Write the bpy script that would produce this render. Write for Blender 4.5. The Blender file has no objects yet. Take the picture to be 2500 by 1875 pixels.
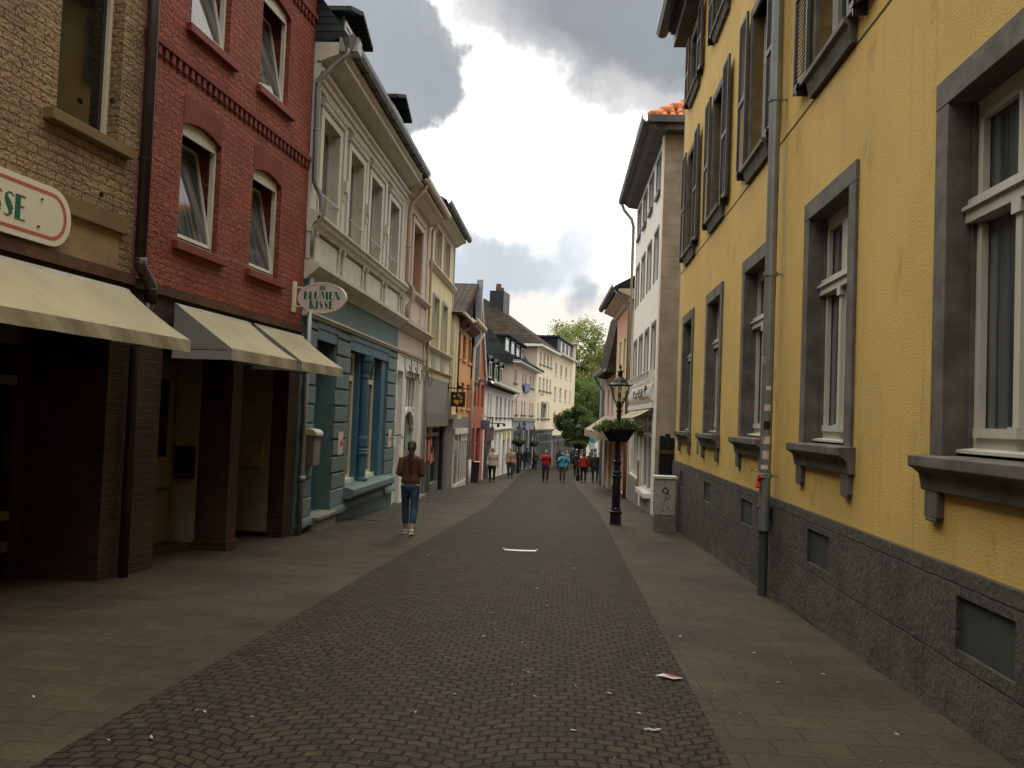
import bpy, math, random
import numpy as np
from mathutils import Vector, Matrix
random.seed(7)
rng = np.random.default_rng(7)
S = bpy.context.scene
COL = S.collection

# ---------------------------------------------------------------- camera
F_PX = 2161.0; CXP, CYP = 1250.0, 937.5      # focal length in pixels of the 2500 px wide photograph
CAM_Z = 1.57
_p = math.atan(.0385); _r = math.atan(.0387)
FW = Vector((0, math.cos(_p), math.sin(_p))); RT0 = Vector((1, 0, 0)); UP0 = Vector((0, -math.sin(_p), math.cos(_p)))
RT = math.cos(_r)*RT0 + math.sin(_r)*UP0; UPV = -math.sin(_r)*RT0 + math.cos(_r)*UP0
cd = bpy.data.cameras.new('camera'); cam = bpy.data.objects.new('camera', cd); COL.objects.link(cam)
cd.sensor_width = 36; cd.lens = F_PX/2500*36; cd.clip_end = 3000; cd.clip_start = .05
M = Matrix((RT, UPV, -FW)).transposed().to_4x4(); M.translation = Vector((0, 0, CAM_Z)); cam.matrix_world = M
S.camera = cam
def ray(px, py): return FW + RT*((px-CXP)/F_PX) - UPV*((py-CYP)/F_PX)

# ---------------------------------------------------------------- sky, sun, exposure
SUN_EL, SUN_AZ = math.radians(32), math.radians(-4)
def build_world():
    w = bpy.data.worlds.new('World'); S.world = w; w.use_nodes = True
    nt = w.node_tree; N = nt.nodes; L = nt.links; N.clear()
    def n(t, **k):
        o = N.new(t)
        for a, b in k.items(): setattr(o, a, b)
        return o
    def m(op, a, b=None, c=None, clamp=False):
        o = n('ShaderNodeMath', operation=op, use_clamp=clamp)
        for i, v in enumerate((a, b, c)):
            if v is None: continue
            if hasattr(v, 'links'): L.new(v, o.inputs[i])
            else: o.inputs[i].default_value = v
        return o.outputs[0]
    tc = n('ShaderNodeTexCoord'); sp = n('ShaderNodeSeparateXYZ'); L.new(tc.outputs['Generated'], sp.inputs[0])
    az = m('ARCTAN2', sp.outputs[0], sp.outputs[1]); el = m('ARCSINE', sp.outputs[2])
    cb = n('ShaderNodeCombineXYZ'); L.new(az, cb.inputs[0]); L.new(el, cb.inputs[1])
    def noise(scale, det, seed, rough=.55):
        o = n('ShaderNodeTexNoise'); o.noise_dimensions = '4D'; o.inputs['W'].default_value = seed
        o.inputs['Scale'].default_value = scale; o.inputs['Detail'].default_value = det; o.inputs['Roughness'].default_value = rough
        L.new(cb.outputs[0], o.inputs['Vector']); return o.outputs['Fac']
    n1 = m('SUBTRACT', noise(5.5, 7, 1.3, .58), .5); n2 = m('SUBTRACT', noise(7, 7, 9.1, .58), .5)
    wx = m('ADD', az, m('MULTIPLY', n1, .30)); wy = m('ADD', el, m('MULTIPLY', n2, .22))
    sky = n('ShaderNodeTexSky', sky_type='NISHITA', sun_disc=False); sky.sun_elevation = SUN_EL; sky.sun_rotation = SUN_AZ
    sc = n('ShaderNodeVectorMath', operation='SCALE'); L.new(sky.outputs[0], sc.inputs[0]); sc.inputs[3].default_value = .12
    fine = noise(9, 8, 4.0, .6)
    cur = None
    def mix(fac, a, col):
        o = n('ShaderNodeMix', data_type='RGBA'); L.new(fac, o.inputs['Factor'])
        if hasattr(a, 'links'): L.new(a, o.inputs['A'])
        else: o.inputs['A'].default_value = (*a, 1)
        if hasattr(col, 'links'): L.new(col, o.inputs['B'])
        else: o.inputs['B'].default_value = (*col, 1)
        return o.outputs['Result']
    def ell(px, py, rx, ry, soft=.5, amt=1., rot=0.):
        d = ray(px, py); a0 = math.atan2(d.x, d.y); e0 = math.asin(d.normalized().z); rx /= F_PX; ry /= F_PX
        dx = m('SUBTRACT', wx, a0); dy = m('SUBTRACT', wy, e0)
        c, s = math.cos(rot), math.sin(rot)
        X = m('DIVIDE', m('ADD', m('MULTIPLY', dx, c), m('MULTIPLY', dy, s)), rx)
        Y = m('DIVIDE', m('SUBTRACT', m('MULTIPLY', dy, c), m('MULTIPLY', dx, s)), ry)
        r = m('SQRT', m('ADD', m('MULTIPLY', X, X), m('MULTIPLY', Y, Y)))
        o = n('ShaderNodeMapRange', interpolation_type='SMOOTHSTEP'); L.new(r, o.inputs[0])
        o.inputs[1].default_value = 1-soft; o.inputs[2].default_value = 1+soft; o.inputs[3].default_value = amt; o.inputs[4].default_value = 0
        return o.outputs[0]
    # a broken cloud deck: bright cloud everywhere with soft variation, grey-bellied clouds and small blue gaps
    v = n('ShaderNodeMapRange', interpolation_type='SMOOTHSTEP'); L.new(noise(3.2, 8, 2.2, .55), v.inputs[0]); v.inputs[1].default_value = .36; v.inputs[2].default_value = .62
    up = n('ShaderNodeMapRange'); L.new(el, up.inputs[0]); up.inputs[1].default_value = .45; up.inputs[2].default_value = .9
    deck = mix(v.outputs[0], (1.6, 1.57, 1.5), (.62, .655, .70))
    white = mix(ell(1240, 330, 640, 560, .35, 1), deck, (2.2, 2.15, 2.05))
    cur = white
    for (px, py, rx, ry, soft, amt, rot, col) in [
        (900, 100, 270, 165, .13, 1, -.35, (.40, .435, .465)),
        (1330, 50, 220, 110, .5, .9, -.1, (.62, .635, .65)),
        (1600, 30, 320, 190, .5, 1, -.25, (.335, .365, .39)),
        (1560, 200, 150, 60, .7, .8, -.3, (.68, .68, .69)),
        (1350, 372, 130, 22, .9, .8, -.2, (.74, .78, .83)),
        (1160, 410, 60, 14, .9, .7, 0, (.74, .77, .80)),
        (1270, 480, 170, 30, .9, .6, 0, (.76, .78, .80)),
        (1150, 690, 310, 120, .45, .92, .22, (.50, .575, .66)),
        (1480, 600, 115, 80, .6, .75, .7, (.56, .63, .72)),
        (1330, 790, 330, 62, .40, 1, .1, (1.02, .97, .88)),
        (1430, 730, 60, 45, .6, .9, .5, (.52, .57, .65))]:
        cur = mix(ell(px, py, rx, ry, soft, amt, rot), cur, col)
    cur = mix(ell(1525, 322, 58, 26, .5, .85, -.35), cur, (.60, .74, .96))
    cur = mix(ell(1390, 905, 240, 40, .5, .5), cur, sc.outputs[0])
    f2 = n('ShaderNodeMapRange'); L.new(fine, f2.inputs[0]); f2.inputs[1].default_value = .3; f2.inputs[2].default_value = .7; f2.inputs[3].default_value = .93; f2.inputs[4].default_value = 1.07
    vm = n('ShaderNodeVectorMath', operation='SCALE'); L.new(cur, vm.inputs[0])
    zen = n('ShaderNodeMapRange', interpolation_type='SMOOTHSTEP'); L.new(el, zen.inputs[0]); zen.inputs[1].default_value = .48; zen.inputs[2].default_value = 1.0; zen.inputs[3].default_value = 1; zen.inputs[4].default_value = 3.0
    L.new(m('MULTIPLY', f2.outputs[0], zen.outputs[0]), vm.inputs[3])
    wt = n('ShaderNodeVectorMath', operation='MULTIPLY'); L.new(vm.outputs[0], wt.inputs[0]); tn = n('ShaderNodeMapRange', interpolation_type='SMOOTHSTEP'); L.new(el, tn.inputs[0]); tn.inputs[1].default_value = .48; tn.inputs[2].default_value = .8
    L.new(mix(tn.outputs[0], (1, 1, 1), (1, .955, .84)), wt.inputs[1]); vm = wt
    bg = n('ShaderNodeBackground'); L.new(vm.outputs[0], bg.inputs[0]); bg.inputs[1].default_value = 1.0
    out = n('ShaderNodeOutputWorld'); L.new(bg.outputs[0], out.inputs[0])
build_world()
sl = bpy.data.lights.new('sun', 'SUN'); sl.energy = .5; sl.angle = math.radians(25); sl.color = (1, .95, .86)
so = bpy.data.objects.new('sun', sl); COL.objects.link(so)
sd = Vector((math.sin(SUN_AZ)*math.cos(SUN_EL), math.cos(SUN_AZ)*math.cos(SUN_EL), math.sin(SUN_EL)))
so.rotation_euler = sd.to_track_quat('Z', 'Y').to_euler()
S.view_settings.view_transform = 'Standard'; S.view_settings.look = 'None'; S.view_settings.exposure = 0; S.view_settings.gamma = 1
S.cycles.max_bounces = 6; S.cycles.use_denoising = True

# ---------------------------------------------------------------- materials
def newmat(name):
    m = bpy.data.materials.new(name); m.use_nodes = True; nt = m.node_tree
    b = nt.nodes['Principled BSDF']
    return m, nt, b
class NB:
    def __init__(s, nt): s.nt = nt
    def n(s, t, ins=None, **k):
        o = s.nt.nodes.new(t)
        for a, b in k.items(): setattr(o, a, b)
        for a, b in (ins or {}).items():
            if hasattr(b, 'links'): s.nt.links.new(b, o.inputs[a])
            else: o.inputs[a].default_value = b
        return o
    def m(s, op, a, b=0., c=0., clamp=False):
        o = s.n('ShaderNodeMath', {0: a, 1: b, 2: c}, operation=op, use_clamp=clamp); return o.outputs[0]
    def mix(s, f, a, b, mode='MIX'):
        o = s.n('ShaderNodeMix', data_type='RGBA', blend_type=mode)
        for k, v in (('Factor', f), ('A', a), ('B', b)):
            if hasattr(v, 'links'): s.nt.links.new(v, o.inputs[k])
            elif k == 'Factor': o.inputs[k].default_value = v
            else: o.inputs[k].default_value = (*v[:3], 1)
        return o.outputs['Result']
    def rng(s, v, a, b, c=0., d=1., smooth=True):
        o = s.n('ShaderNodeMapRange', {0: v, 1: a, 2: b, 3: c, 4: d}); o.interpolation_type = 'SMOOTHSTEP' if smooth else 'LINEAR'; return o.outputs[0]
    def noise(s, vec, scale, det=5, rough=.55, out='Fac'):
        o = s.n('ShaderNodeTexNoise', {'Vector': vec, 'Scale': scale, 'Detail': det, 'Roughness': rough}); return o.outputs[out]
    def vscale(s, vec, x, y, z): return s.n('ShaderNodeMapping', {0: vec, 3: (x, y, z)}).outputs[0]
    def link(s, a, b): s.nt.links.new(a, b)
def mul(c, k): return tuple(x*k for x in c)
_mc = {}
def plain(name, col, rough=.7, metal=0., var=.18, vs=2.5, bump=.15, bs=60, dist=.003, streak=0., stain=None, spec=.4):
    if name in _mc: return _mc[name]
    m, nt, b = newmat(name); q = NB(nt)
    o = q.n('ShaderNodeTexCoord').outputs['Object']
    f = q.rng(q.noise(o, vs, 6), .3, .7)
    c = q.mix(f, mul(col, 1-var), mul(col, 1+var))
    if streak: c = q.mix(q.m('MULTIPLY', q.rng(q.noise(q.vscale(o, 9, 9, .6), 1, 5), .52, .75), streak), c, mul(col, .45))
    if stain: c = q.mix(q.m('MULTIPLY', q.rng(q.noise(q.vscale(o, 1.6, 1.6, .9), 1.3, 7, .62), stain[1], stain[1]+.12), stain[2]), c, stain[0])
    q.link(c, b.inputs['Base Color']); b.inputs['Roughness'].default_value = rough; b.inputs['Metallic'].default_value = metal
    b.inputs['Specular IOR Level'].default_value = spec
    if bump:
        bp = q.n('ShaderNodeBump', {'Strength': bump, 'Distance': dist, 'Height': q.noise(o, bs, 4)}); q.link(bp.outputs[0], b.inputs['Normal'])
    _mc[name] = m; return m
def brick(name, c1, c2, mort, bw=.25, bh=.08, ms=.008, bump=.8, dist=.012, rough=.75, squash=0, lump=.5, vertical=False, stain=.0):
    m, nt, b = newmat(name); q = NB(nt)
    o = q.n('ShaderNodeTexCoord').outputs['Object']; sp = q.n('ShaderNodeSeparateXYZ', {0: o})
    h = q.m('ADD', sp.outputs[0], sp.outputs[1])
    wob = q.m('MULTIPLY', q.m('SUBTRACT', q.noise(o, 7, 3), .5), .022)
    hh = q.m('ADD', h, wob); zz = q.m('ADD', sp.outputs[2], wob)
    cb = q.n('ShaderNodeCombineXYZ', {0: zz, 1: hh} if vertical else {0: hh, 1: zz})
    bt = q.n('ShaderNodeTexBrick', {'Vector': cb.outputs[0], 'Color1': (*c1, 1), 'Color2': (*c2, 1), 'Mortar': (*mort, 1), 'Scale': 1, 'Mortar Size': ms, 'Mortar Smooth': .35, 'Brick Width': bw, 'Row Height': bh})
    n1 = q.rng(q.noise(o, 1.7, 6), .3, .7, .80, 1.15)
    c = q.n('ShaderNodeVectorMath', {0: bt.outputs['Color'], 3: n1}, operation='SCALE').outputs[0]
    if stain: c = q.mix(q.m('MULTIPLY', q.rng(q.noise(o, 3, 7, .65), .55, .7), stain), c, mul(c1, .35))
    q.link(c, b.inputs['Base Color']); b.inputs['Roughness'].default_value = rough; b.inputs['Specular IOR Level'].default_value = .35
    ht = q.m('ADD', q.m('MULTIPLY', bt.outputs['Fac'], -1.), q.m('MULTIPLY', q.noise(o, 24, 5), lump))
    ht = q.m('ADD', ht, q.m('MULTIPLY', q.noise(o, 6, 3), lump))
    bp = q.n('ShaderNodeBump', {'Strength': bump, 'Distance': dist, 'Height': ht}); q.link(bp.outputs[0], b.inputs['Normal'])
    return m
def glass(name, tint=(.018, .022, .024), curtain=0., fold=9.):
    m, nt, b = newmat(name); q = NB(nt)
    o = q.n('ShaderNodeTexCoord').outputs['Object']
    sp = q.n('ShaderNodeSeparateXYZ', {0: o}); h = q.m('ADD', sp.outputs[0], sp.outputs[1])
    cb = q.n('ShaderNodeCombineXYZ', {0: q.m('MULTIPLY', h, fold), 2: q.m('MULTIPLY', sp.outputs[2], .35)})
    f = q.rng(q.noise(cb.outputs[0], 1.5, 3), .35, .65)
    c = q.mix(f, tint, tuple(min(1, t+curtain) for t in tint))
    q.link(c, b.inputs['Base Color']); b.inputs['Roughness'].default_value = .05; b.inputs['Specular IOR Level'].default_value = .65
    bp = q.n('ShaderNodeBump', {'Strength': .04, 'Distance': .02, 'Height': q.noise(o, 2.0, 1)}); q.link(bp.outputs[0], b.inputs['Normal'])
    return m
def tiles(name, c1, c2, gap, tw=.24, th=.30, dist=.03, zscale=1.25, ax=0):
    m, nt, b = newmat(name); q = NB(nt)
    o = q.n('ShaderNodeTexCoord').outputs['Object']; sp = q.n('ShaderNodeSeparateXYZ', {0: o})
    h = q.m('ADD', sp.outputs[ax], 0.)
    zz = q.m('MULTIPLY', sp.outputs[2], zscale)
    cb = q.n('ShaderNodeCombineXYZ', {0: h, 1: zz})
    bt = q.n('ShaderNodeTexBrick', {'Vector': cb.outputs[0], 'Color1': (*c1, 1), 'Color2': (*c2, 1), 'Mortar': (*gap, 1), 'Scale': 1, 'Mortar Size': .014, 'Mortar Smooth': .4, 'Brick Width': tw, 'Row Height': th}); bt.offset = 0
    n1 = q.rng(q.noise(o, 1.2, 6), .3, .7, .7, 1.25)
    c = q.n('ShaderNodeVectorMath', {0: bt.outputs['Color'], 3: n1}, operation='SCALE').outputs[0]
    q.link(c, b.inputs['Base Color']); b.inputs['Roughness'].default_value = .85; b.inputs['Specular IOR Level'].default_value = .1
    saw = q.m('FRACT', q.m('DIVIDE', zz, th)); wav = q.m('SINE', q.m('MULTIPLY', h, 2*math.pi/tw))
    ht = q.m('ADD', q.m('MULTIPLY', saw, -1.), q.m('MULTIPLY', wav, .35))
    bp = q.n('ShaderNodeBump', {'Strength': .9, 'Distance': dist, 'Height': ht}); q.link(bp.outputs[0], b.inputs['Normal'])
    return m

def cobble():
    m, nt, b = newmat('cobblestone'); q = NB(nt)
    o = q.n('ShaderNodeTexCoord').outputs['Object']; sp = q.n('ShaderNodeSeparateXYZ', {0: o})
    n1 = q.n('ShaderNodeTexNoise', {'Vector': o, 'Scale': 2.2, 'Detail': 3}); n2 = q.n('ShaderNodeSeparateColor', {0: n1.outputs['Color']})
    x = q.m('ADD', q.m('SUBTRACT', sp.outputs[0], q.m('MULTIPLY', sp.outputs[1], .055)), q.m('MULTIPLY', q.m('SUBTRACT', n2.outputs[0], .5), .10))
    # segment arcs: every course bows over a 1.15 m wide segment
    fr = q.m('FRACT', q.m('DIVIDE', q.m('ADD', x, 20.), 1.15)); t = q.m('SUBTRACT', q.m('MULTIPLY', fr, 2.), 1.)
    bow = q.m('MULTIPLY', q.m('SUBTRACT', 1., q.m('MULTIPLY', t, t)), .20)
    y = q.m('ADD', q.m('SUBTRACT', sp.outputs[1], bow), q.m('MULTIPLY', q.m('SUBTRACT', n2.outputs[1], .5), .14))
    cb = q.n('ShaderNodeCombineXYZ', {0: x, 1: y})
    bt = q.n('ShaderNodeTexBrick', {'Vector': cb.outputs[0], 'Color1': (.050, .038, .023, 1), 'Color2': (.028, .0235, .017, 1), 'Mortar': (.010, .0078, .005, 1), 'Scale': 1, 'Mortar Size': .0085, 'Mortar Smooth': .5, 'Bias': -.1, 'Brick Width': .108, 'Row Height': .094})
    big = q.rng(q.noise(o, .45, 5), .35, .65)
    c = q.mix(q.m('MULTIPLY', big, .65), bt.outputs['Color'], q.mix(.5, bt.outputs['Color'], (.026, .022, .020)))
    c = q.n('ShaderNodeVectorMath', {0: c, 3: q.rng(q.noise(o, 14, 5), .3, .7, .75, 1.3)}, operation='SCALE').outputs[0]
    q.link(c, b.inputs['Base Color']); b.inputs['Roughness'].default_value = .75; b.inputs['Specular IOR Level'].default_value = .12
    vor = q.n('ShaderNodeTexVoronoi', {'Vector': cb.outputs[0], 'Scale': 9}, feature='F1')
    ht = q.m('ADD', q.m('MULTIPLY', bt.outputs['Fac'], -1.), q.m('MULTIPLY', q.noise(o, 30, 5), .35))
    ht = q.m('ADD', ht, q.m('MULTIPLY', q.noise(o, 9, 2), .9))
    bp = q.n('ShaderNodeBump', {'Strength': .95, 'Distance': .02, 'Height': ht}); q.link(bp.outputs[0], b.inputs['Normal'])
    return m
def slabs():
    m, nt, b = newmat('pavement_slabs'); q = NB(nt)
    o = q.n('ShaderNodeTexCoord').outputs['Object']; sp = q.n('ShaderNodeSeparateXYZ', {0: o})
    x = q.m('SUBTRACT', sp.outputs[0], q.m('MULTIPLY', sp.outputs[1], .055)); y = q.m('ADD', sp.outputs[1], q.m('MULTIPLY', sp.outputs[0], .06))
    cb = q.n('ShaderNodeCombineXYZ', {0: x, 1: y})
    bt = q.n('ShaderNodeTexBrick', {'Vector': cb.outputs[0], 'Color1': (.060, .048, .030, 1), 'Color2': (.046, .038, .025, 1), 'Mortar': (.018, .0145, .009, 1), 'Scale': 1, 'Mortar Size': .0035, 'Mortar Smooth': .3, 'Brick Width': .42, 'Row Height': .26})
    c = q.n('ShaderNodeVectorMath', {0: bt.outputs['Color'], 3: q.rng(q.noise(o, .8, 7, .6), .3, .7, .75, 1.25)}, operation='SCALE').outputs[0]
    c = q.n('ShaderNodeVectorMath', {0: c, 3: q.rng(q.noise(o, 30, 5), .3, .7, .85, 1.15)}, operation='SCALE').outputs[0]
    q.link(c, b.inputs['Base Color']); b.inputs['Roughness'].default_value = .75; b.inputs['Specular IOR Level'].default_value = .16
    ht = q.m('ADD', q.m('MULTIPLY', bt.outputs['Fac'], -1.), q.m('MULTIPLY', q.noise(o, 40, 4), .35))
    ht = q.m('ADD', ht, q.m('MULTIPLY', q.noise(o, 1.5, 3), 1.2))
    bp = q.n('ShaderNodeBump', {'Strength': .6, 'Distance': .008, 'Height': ht}); q.link(bp.outputs[0], b.inputs['Normal'])
    return m
def plinthstone():
    m, nt, b = newmat('basalt_plinth'); q = NB(nt)
    o = q.n('ShaderNodeTexCoord').outputs['Object']; sp = q.n('ShaderNodeSeparateXYZ', {0: o})
    w = q.m('MULTIPLY', q.m('SUBTRACT', q.noise(o, 3, 3), .5), .03)
    # courses given in building heights: joints at 0.57 and 0.08, -0.4
    zz = q.m('ADD', q.m('ADD', sp.outputs[2], -.57+.4+.98+.98), w)
    cb = q.n('ShaderNodeCombineXYZ', {0: q.m('ADD', sp.outputs[0], w), 1: zz})
    bt = q.n('ShaderNodeTexBrick', {'Vector': cb.outputs[0], 'Color1': (.078, .070, .060, 1), 'Color2': (.056, .052, .046, 1), 'Mortar': (.014, .012, .010, 1), 'Scale': 1, 'Mortar Size': .009, 'Mortar Smooth': .4, 'Brick Width': 2.35, 'Row Height': .49})
    c = q.n('ShaderNodeVectorMath', {0: bt.outputs['Color'], 3: q.rng(q.noise(o, 2.4, 8, .65), .3, .7, .7, 1.35)}, operation='SCALE').outputs[0]
    c = q.mix(q.m('MULTIPLY', q.rng(q.noise(o, 16, 7, .7), .56, .70), .6), c, (.17, .15, .125))
    c = q.mix(q.m('MULTIPLY', q.rng(q.noise(o, 5, 7, .7), .56, .68), .6), c, (.025, .022, .019))
    q.link(c, b.inputs['Base Color']); b.inputs['Roughness'].default_value = .8
    ht = q.m('ADD', q.m('MULTIPLY', bt.outputs['Fac'], -1.), q.m('MULTIPLY', q.noise(o, 18, 7, .65), 1.4))
    bp = q.n('ShaderNodeBump', {'Strength': 1., 'Distance': .03, 'Height': ht}); q.link(bp.outputs[0], b.inputs['Normal'])
    return m
def leafmat(name, c1, c2, trans=.35):
    m, nt, b = newmat(name); q = NB(nt)
    o = q.n('ShaderNodeTexCoord').outputs['Object']
    g = q.n('ShaderNodeNewGeometry').outputs['Random Per Island']
    f = q.m('ADD', q.m('MULTIPLY', q.rng(q.noise(o, .9, 3), .3, .7), .5), q.m('MULTIPLY', g, .5))
    c = q.mix(f, c1, c2); q.link(c, b.inputs['Base Color']); b.inputs['Roughness'].default_value = .55
    tr = q.n('ShaderNodeBsdfTranslucent', {0: q.mix(.5, c, (.30, .42, .06))}); mx = q.n('ShaderNodeMixShader', {0: trans}); q.link(b.outputs[0], mx.inputs[1]); q.link(tr.outputs[0], mx.inputs[2])
    q.link(mx.outputs[0], nt.nodes['Material Output'].inputs[0]); return m

MT = dict(
 tanbrick=brick('tan_painted_brick', (.30, .205, .110), (.25, .17, .092), (.10, .062, .030), .27, .088, .007, 1., .035, lump=1.2, stain=.3),
 redbrick=brick('red_painted_brick', (.275, .068, .040), (.235, .056, .034), (.10, .022, .015), .26, .084, .006, 1., .03, lump=1.1, stain=.2),
 redsmooth=brick('red_soldier_brick', (.17, .032, .022), (.15, .028, .02), (.10, .02, .015), .3, .075, .004, .5, .008, vertical=True, lump=.3),
 redpaint=plain('red_paint', (.17, .033, .024), .6, var=.12, bump=.2, bs=30),
 clinker=brick('brown_clinker_brick', (.062, .026, .016), (.038, .024, .013), (.055, .044, .030), .24, .082, .009, .8, .012, lump=.5),
 darkcornice=plain('brown_cornice', (.085, .036, .020), .75, var=.3),
 tanpaint=plain('tan_render', (.16, .105, .045), .8, var=.15),
 tanplaster=plain('tan_rough_plaster', (.27, .185, .10), .85, var=.2, bump=.8, bs=50, dist=.01, streak=.2),
 yellow=plain('yellow_stucco', (.60, .405, .115), .85, var=.08, vs=.9, bump=.7, bs=60, dist=.010, streak=.28, stain=((.24, .14, .05), .575, .5)),
 basalt=plain('dark_stone_surround', (.115, .103, .090), .8, var=.32, vs=4, bump=.5, bs=45, dist=.005, streak=.25),
 plinth=plinthstone(),
 offwhite=plain('offwhite_window_paint', (.52, .50, .44), .5, var=.08, bump=.1, streak=.12),
 white=plain('white_paint', (.72, .70, .66), .55, var=.06, streak=.1),
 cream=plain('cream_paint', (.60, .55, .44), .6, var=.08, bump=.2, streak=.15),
 creamd=plain('cream_paint_dark', (.50, .45, .36), .6, var=.08, bump=.2, streak=.15),  # darker cream for cornices, eaves, trims and one end wall
 glass=glass('window_glass'), glassc=glass('window_glass_curtain', (.035, .040, .037), .075), glassg=glass('green_glass', (.015, .03, .028), .02, 2.),
 glassd=glass('dark_glass', (.006, .006, .005), .004),
 shutter=plain('grey_shutter', (.075, .072, .068), .6, var=.2, bump=.2),
 zinc=plain('zinc', (.24, .255, .25), .45, .55, var=.15, bump=.15, bs=20),
 zincd=plain('dark_zinc', (.09, .095, .095), .5, .4, var=.2),
 pipebrown=plain('brown_pipe', (.045, .028, .026), .4, 0, var=.25, bump=.1),
 pipebeige=plain('beige_pipe', (.36, .30, .23), .5, 0, var=.12, streak=.2),
 black=plain('black_iron', (.012, .013, .015), .42, .2, var=.3, bump=.15),
 awn=plain('beige_awning_cloth', (.33, .295, .195), .85, var=.10, vs=1.1, bump=.5, bs=2.2, dist=.05, streak=.15),
 awng=plain('grey_awning_cloth', (.22, .215, .22), .85, var=.06),
 awnu=plain('awning_frame_metal', (.35, .35, .34), .4, .5),
 greywall=plain('pale_grey_stucco', (.34, .355, .37), .8, var=.06, streak=.08),
 stucw=plain('offwhite_trim', (.50, .475, .415), .7, var=.08, streak=.16),
 teal=plain('blue_grey_render', (.125, .180, .190), .75, var=.08, bump=.3, bs=60, streak=.12),
 tealf=plain('blue_fascia', (.080, .140, .145), .7, var=.08, streak=.1),
 blue=plain('blue_paint', (.050, .125, .185), .55, var=.12, bump=.15, streak=.1),
 tealst=plain('teal_stone', (.17, .24, .24), .8, var=.45, vs=30, bump=1., bs=26, dist=.03),
 pink=plain('pale_pink_stucco', (.50, .415, .36), .8, var=.06, streak=.1),
 pinkd=plain('pink_brown_reveal', (.36, .22, .16), .75, var=.06),
 ylw=plain('pale_yellow_stucco', (.62, .55, .33), .8, var=.07, streak=.14),
 greyrender=plain('grey_render', (.235, .23, .235), .85, var=.06, streak=.1),
 greystone=plain('grey_concrete', (.20, .195, .175), .85, var=.12, streak=.2),
 orange=plain('orange_stucco', (.70, .36, .16), .8, var=.06, streak=.08),
 rust=plain('oxblood_paint', (.10, .016, .012), .5, var=.1),
 redor=plain('red_orange_stucco', (.42, .125, .075), .8, var=.07),
 whitew=plain('white_stucco', (.84, .81, .75), .8, var=.06, streak=.12),
 pinkc=plain('pinkish_cream_stucco', (.58, .485, .39), .8, var=.06, streak=.1),
 creamy=plain('yellow_cream_stucco', (.76, .665, .475), .8, var=.06, streak=.1),
 peach=plain('peach_stucco', (.72, .42, .28), .8, var=.06),
 peachy=plain('peach_yellow_stucco', (.72, .57, .34), .8, var=.06),
 quoin=brick('grey_brown_stone_cladding', (.32, .28, .22), (.30, .265, .21), (.17, .15, .125), 1.4, .305, .006, .5, .006, lump=.15),
 slate=tiles('slate_shingle', (.030, .036, .038), (.050, .058, .058), (.010, .012, .012), .2, .16, .012),
 browntile=tiles('brown_roof_tile', (.046, .033, .026), (.036, .028, .022), (.008, .006, .005), dist=.06),
 browntileside=tiles('brown_roof_tile_side', (.046, .030, .023), (.036, .025, .020), (.008, .006, .005), ax=1, dist=.06),
 orangetile=tiles('orange_clay_tile', (.52, .17, .07), (.42, .13, .055), (.12, .04, .02), .22, .26, .05),
 claytile=plain('clay_ridge_tile', (.50, .165, .07), .7, var=.2, bump=.3),
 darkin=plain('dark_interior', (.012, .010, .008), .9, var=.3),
 brownwood=plain('brown_wood', (.10, .05, .025), .6, var=.25),
 green=plain('sign_green', (.01, .11, .065), .5, var=.03, bump=0), signw=plain('sign_white', (.66, .62, .50), .45, var=.03, bump=.05),
 signp=plain('sign_pale', (.58, .50, .48), .45, var=.03, bump=.05), signred=plain('sign_red', (.42, .10, .08), .5, var=.05, bump=0),
 red=plain('bright_red', (.55, .03, .03), .5, var=.05, bump=0), blackp=plain('black_paint', (.01, .01, .012), .5, bump=0), gold=plain('paw_gold', (.55, .28, .05), .5, bump=0),
 orangel=plain('orange_lettering', (.75, .22, .10), .5, bump=0), blues=plain('blue_sign', (.03, .07, .32), .5, bump=0), cyan=plain('cyan_banner', (.05, .34, .55), .5, bump=0),
 yels=plain('yellow_sign', (.60, .45, .03), .5, bump=0), greyblue=plain('greyblue_sign', (.12, .13, .20), .5, bump=0), magenta=plain('magenta_mark', (.35, .03, .14), .5, bump=0),
 concrete=plain('cabinet_concrete', (.17, .165, .14), .9, var=.2, bump=.6), cab=plain('cabinet_grey', (.36, .35, .30), .6, var=.12, streak=.35, stain=((.10, .10, .10), .62, .5)),
 cabtop=plain('cabinet_cap', (.60, .58, .50), .6), graf=plain('graffiti_ink', (.03, .03, .035), .6, bump=0),
 soil=plain('planter_black', (.010, .010, .010), .7), bark=plain('bark', (.06, .05, .035), .9, bump=1, bs=20, dist=.03, var=.35),
 steel=plain('worn_steel', (.42, .42, .40), .4, .6, var=.2), grate=plain('iron_cover', (.035, .03, .025), .6, .3),
 door=plain('cream_door_paint', (.15, .14, .08), .6, var=.1), whitewall=plain('white_plaster_wall', (.24, .225, .17), .8, var=.1, streak=.15),
 mailbox=plain('beige_mailbox', (.22, .20, .16), .5), greydoor=plain('grey_door_frame', (.16, .17, .17), .5), display=plain('shop_display', (.22, .18, .10), .7, var=.8, vs=9),
 displayg=plain('shop_display_green', (.18, .27, .16), .7, var=.7, vs=7), lace=plain('white_curtain', (.55, .55, .50), .9, var=.15, vs=12),
)

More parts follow.
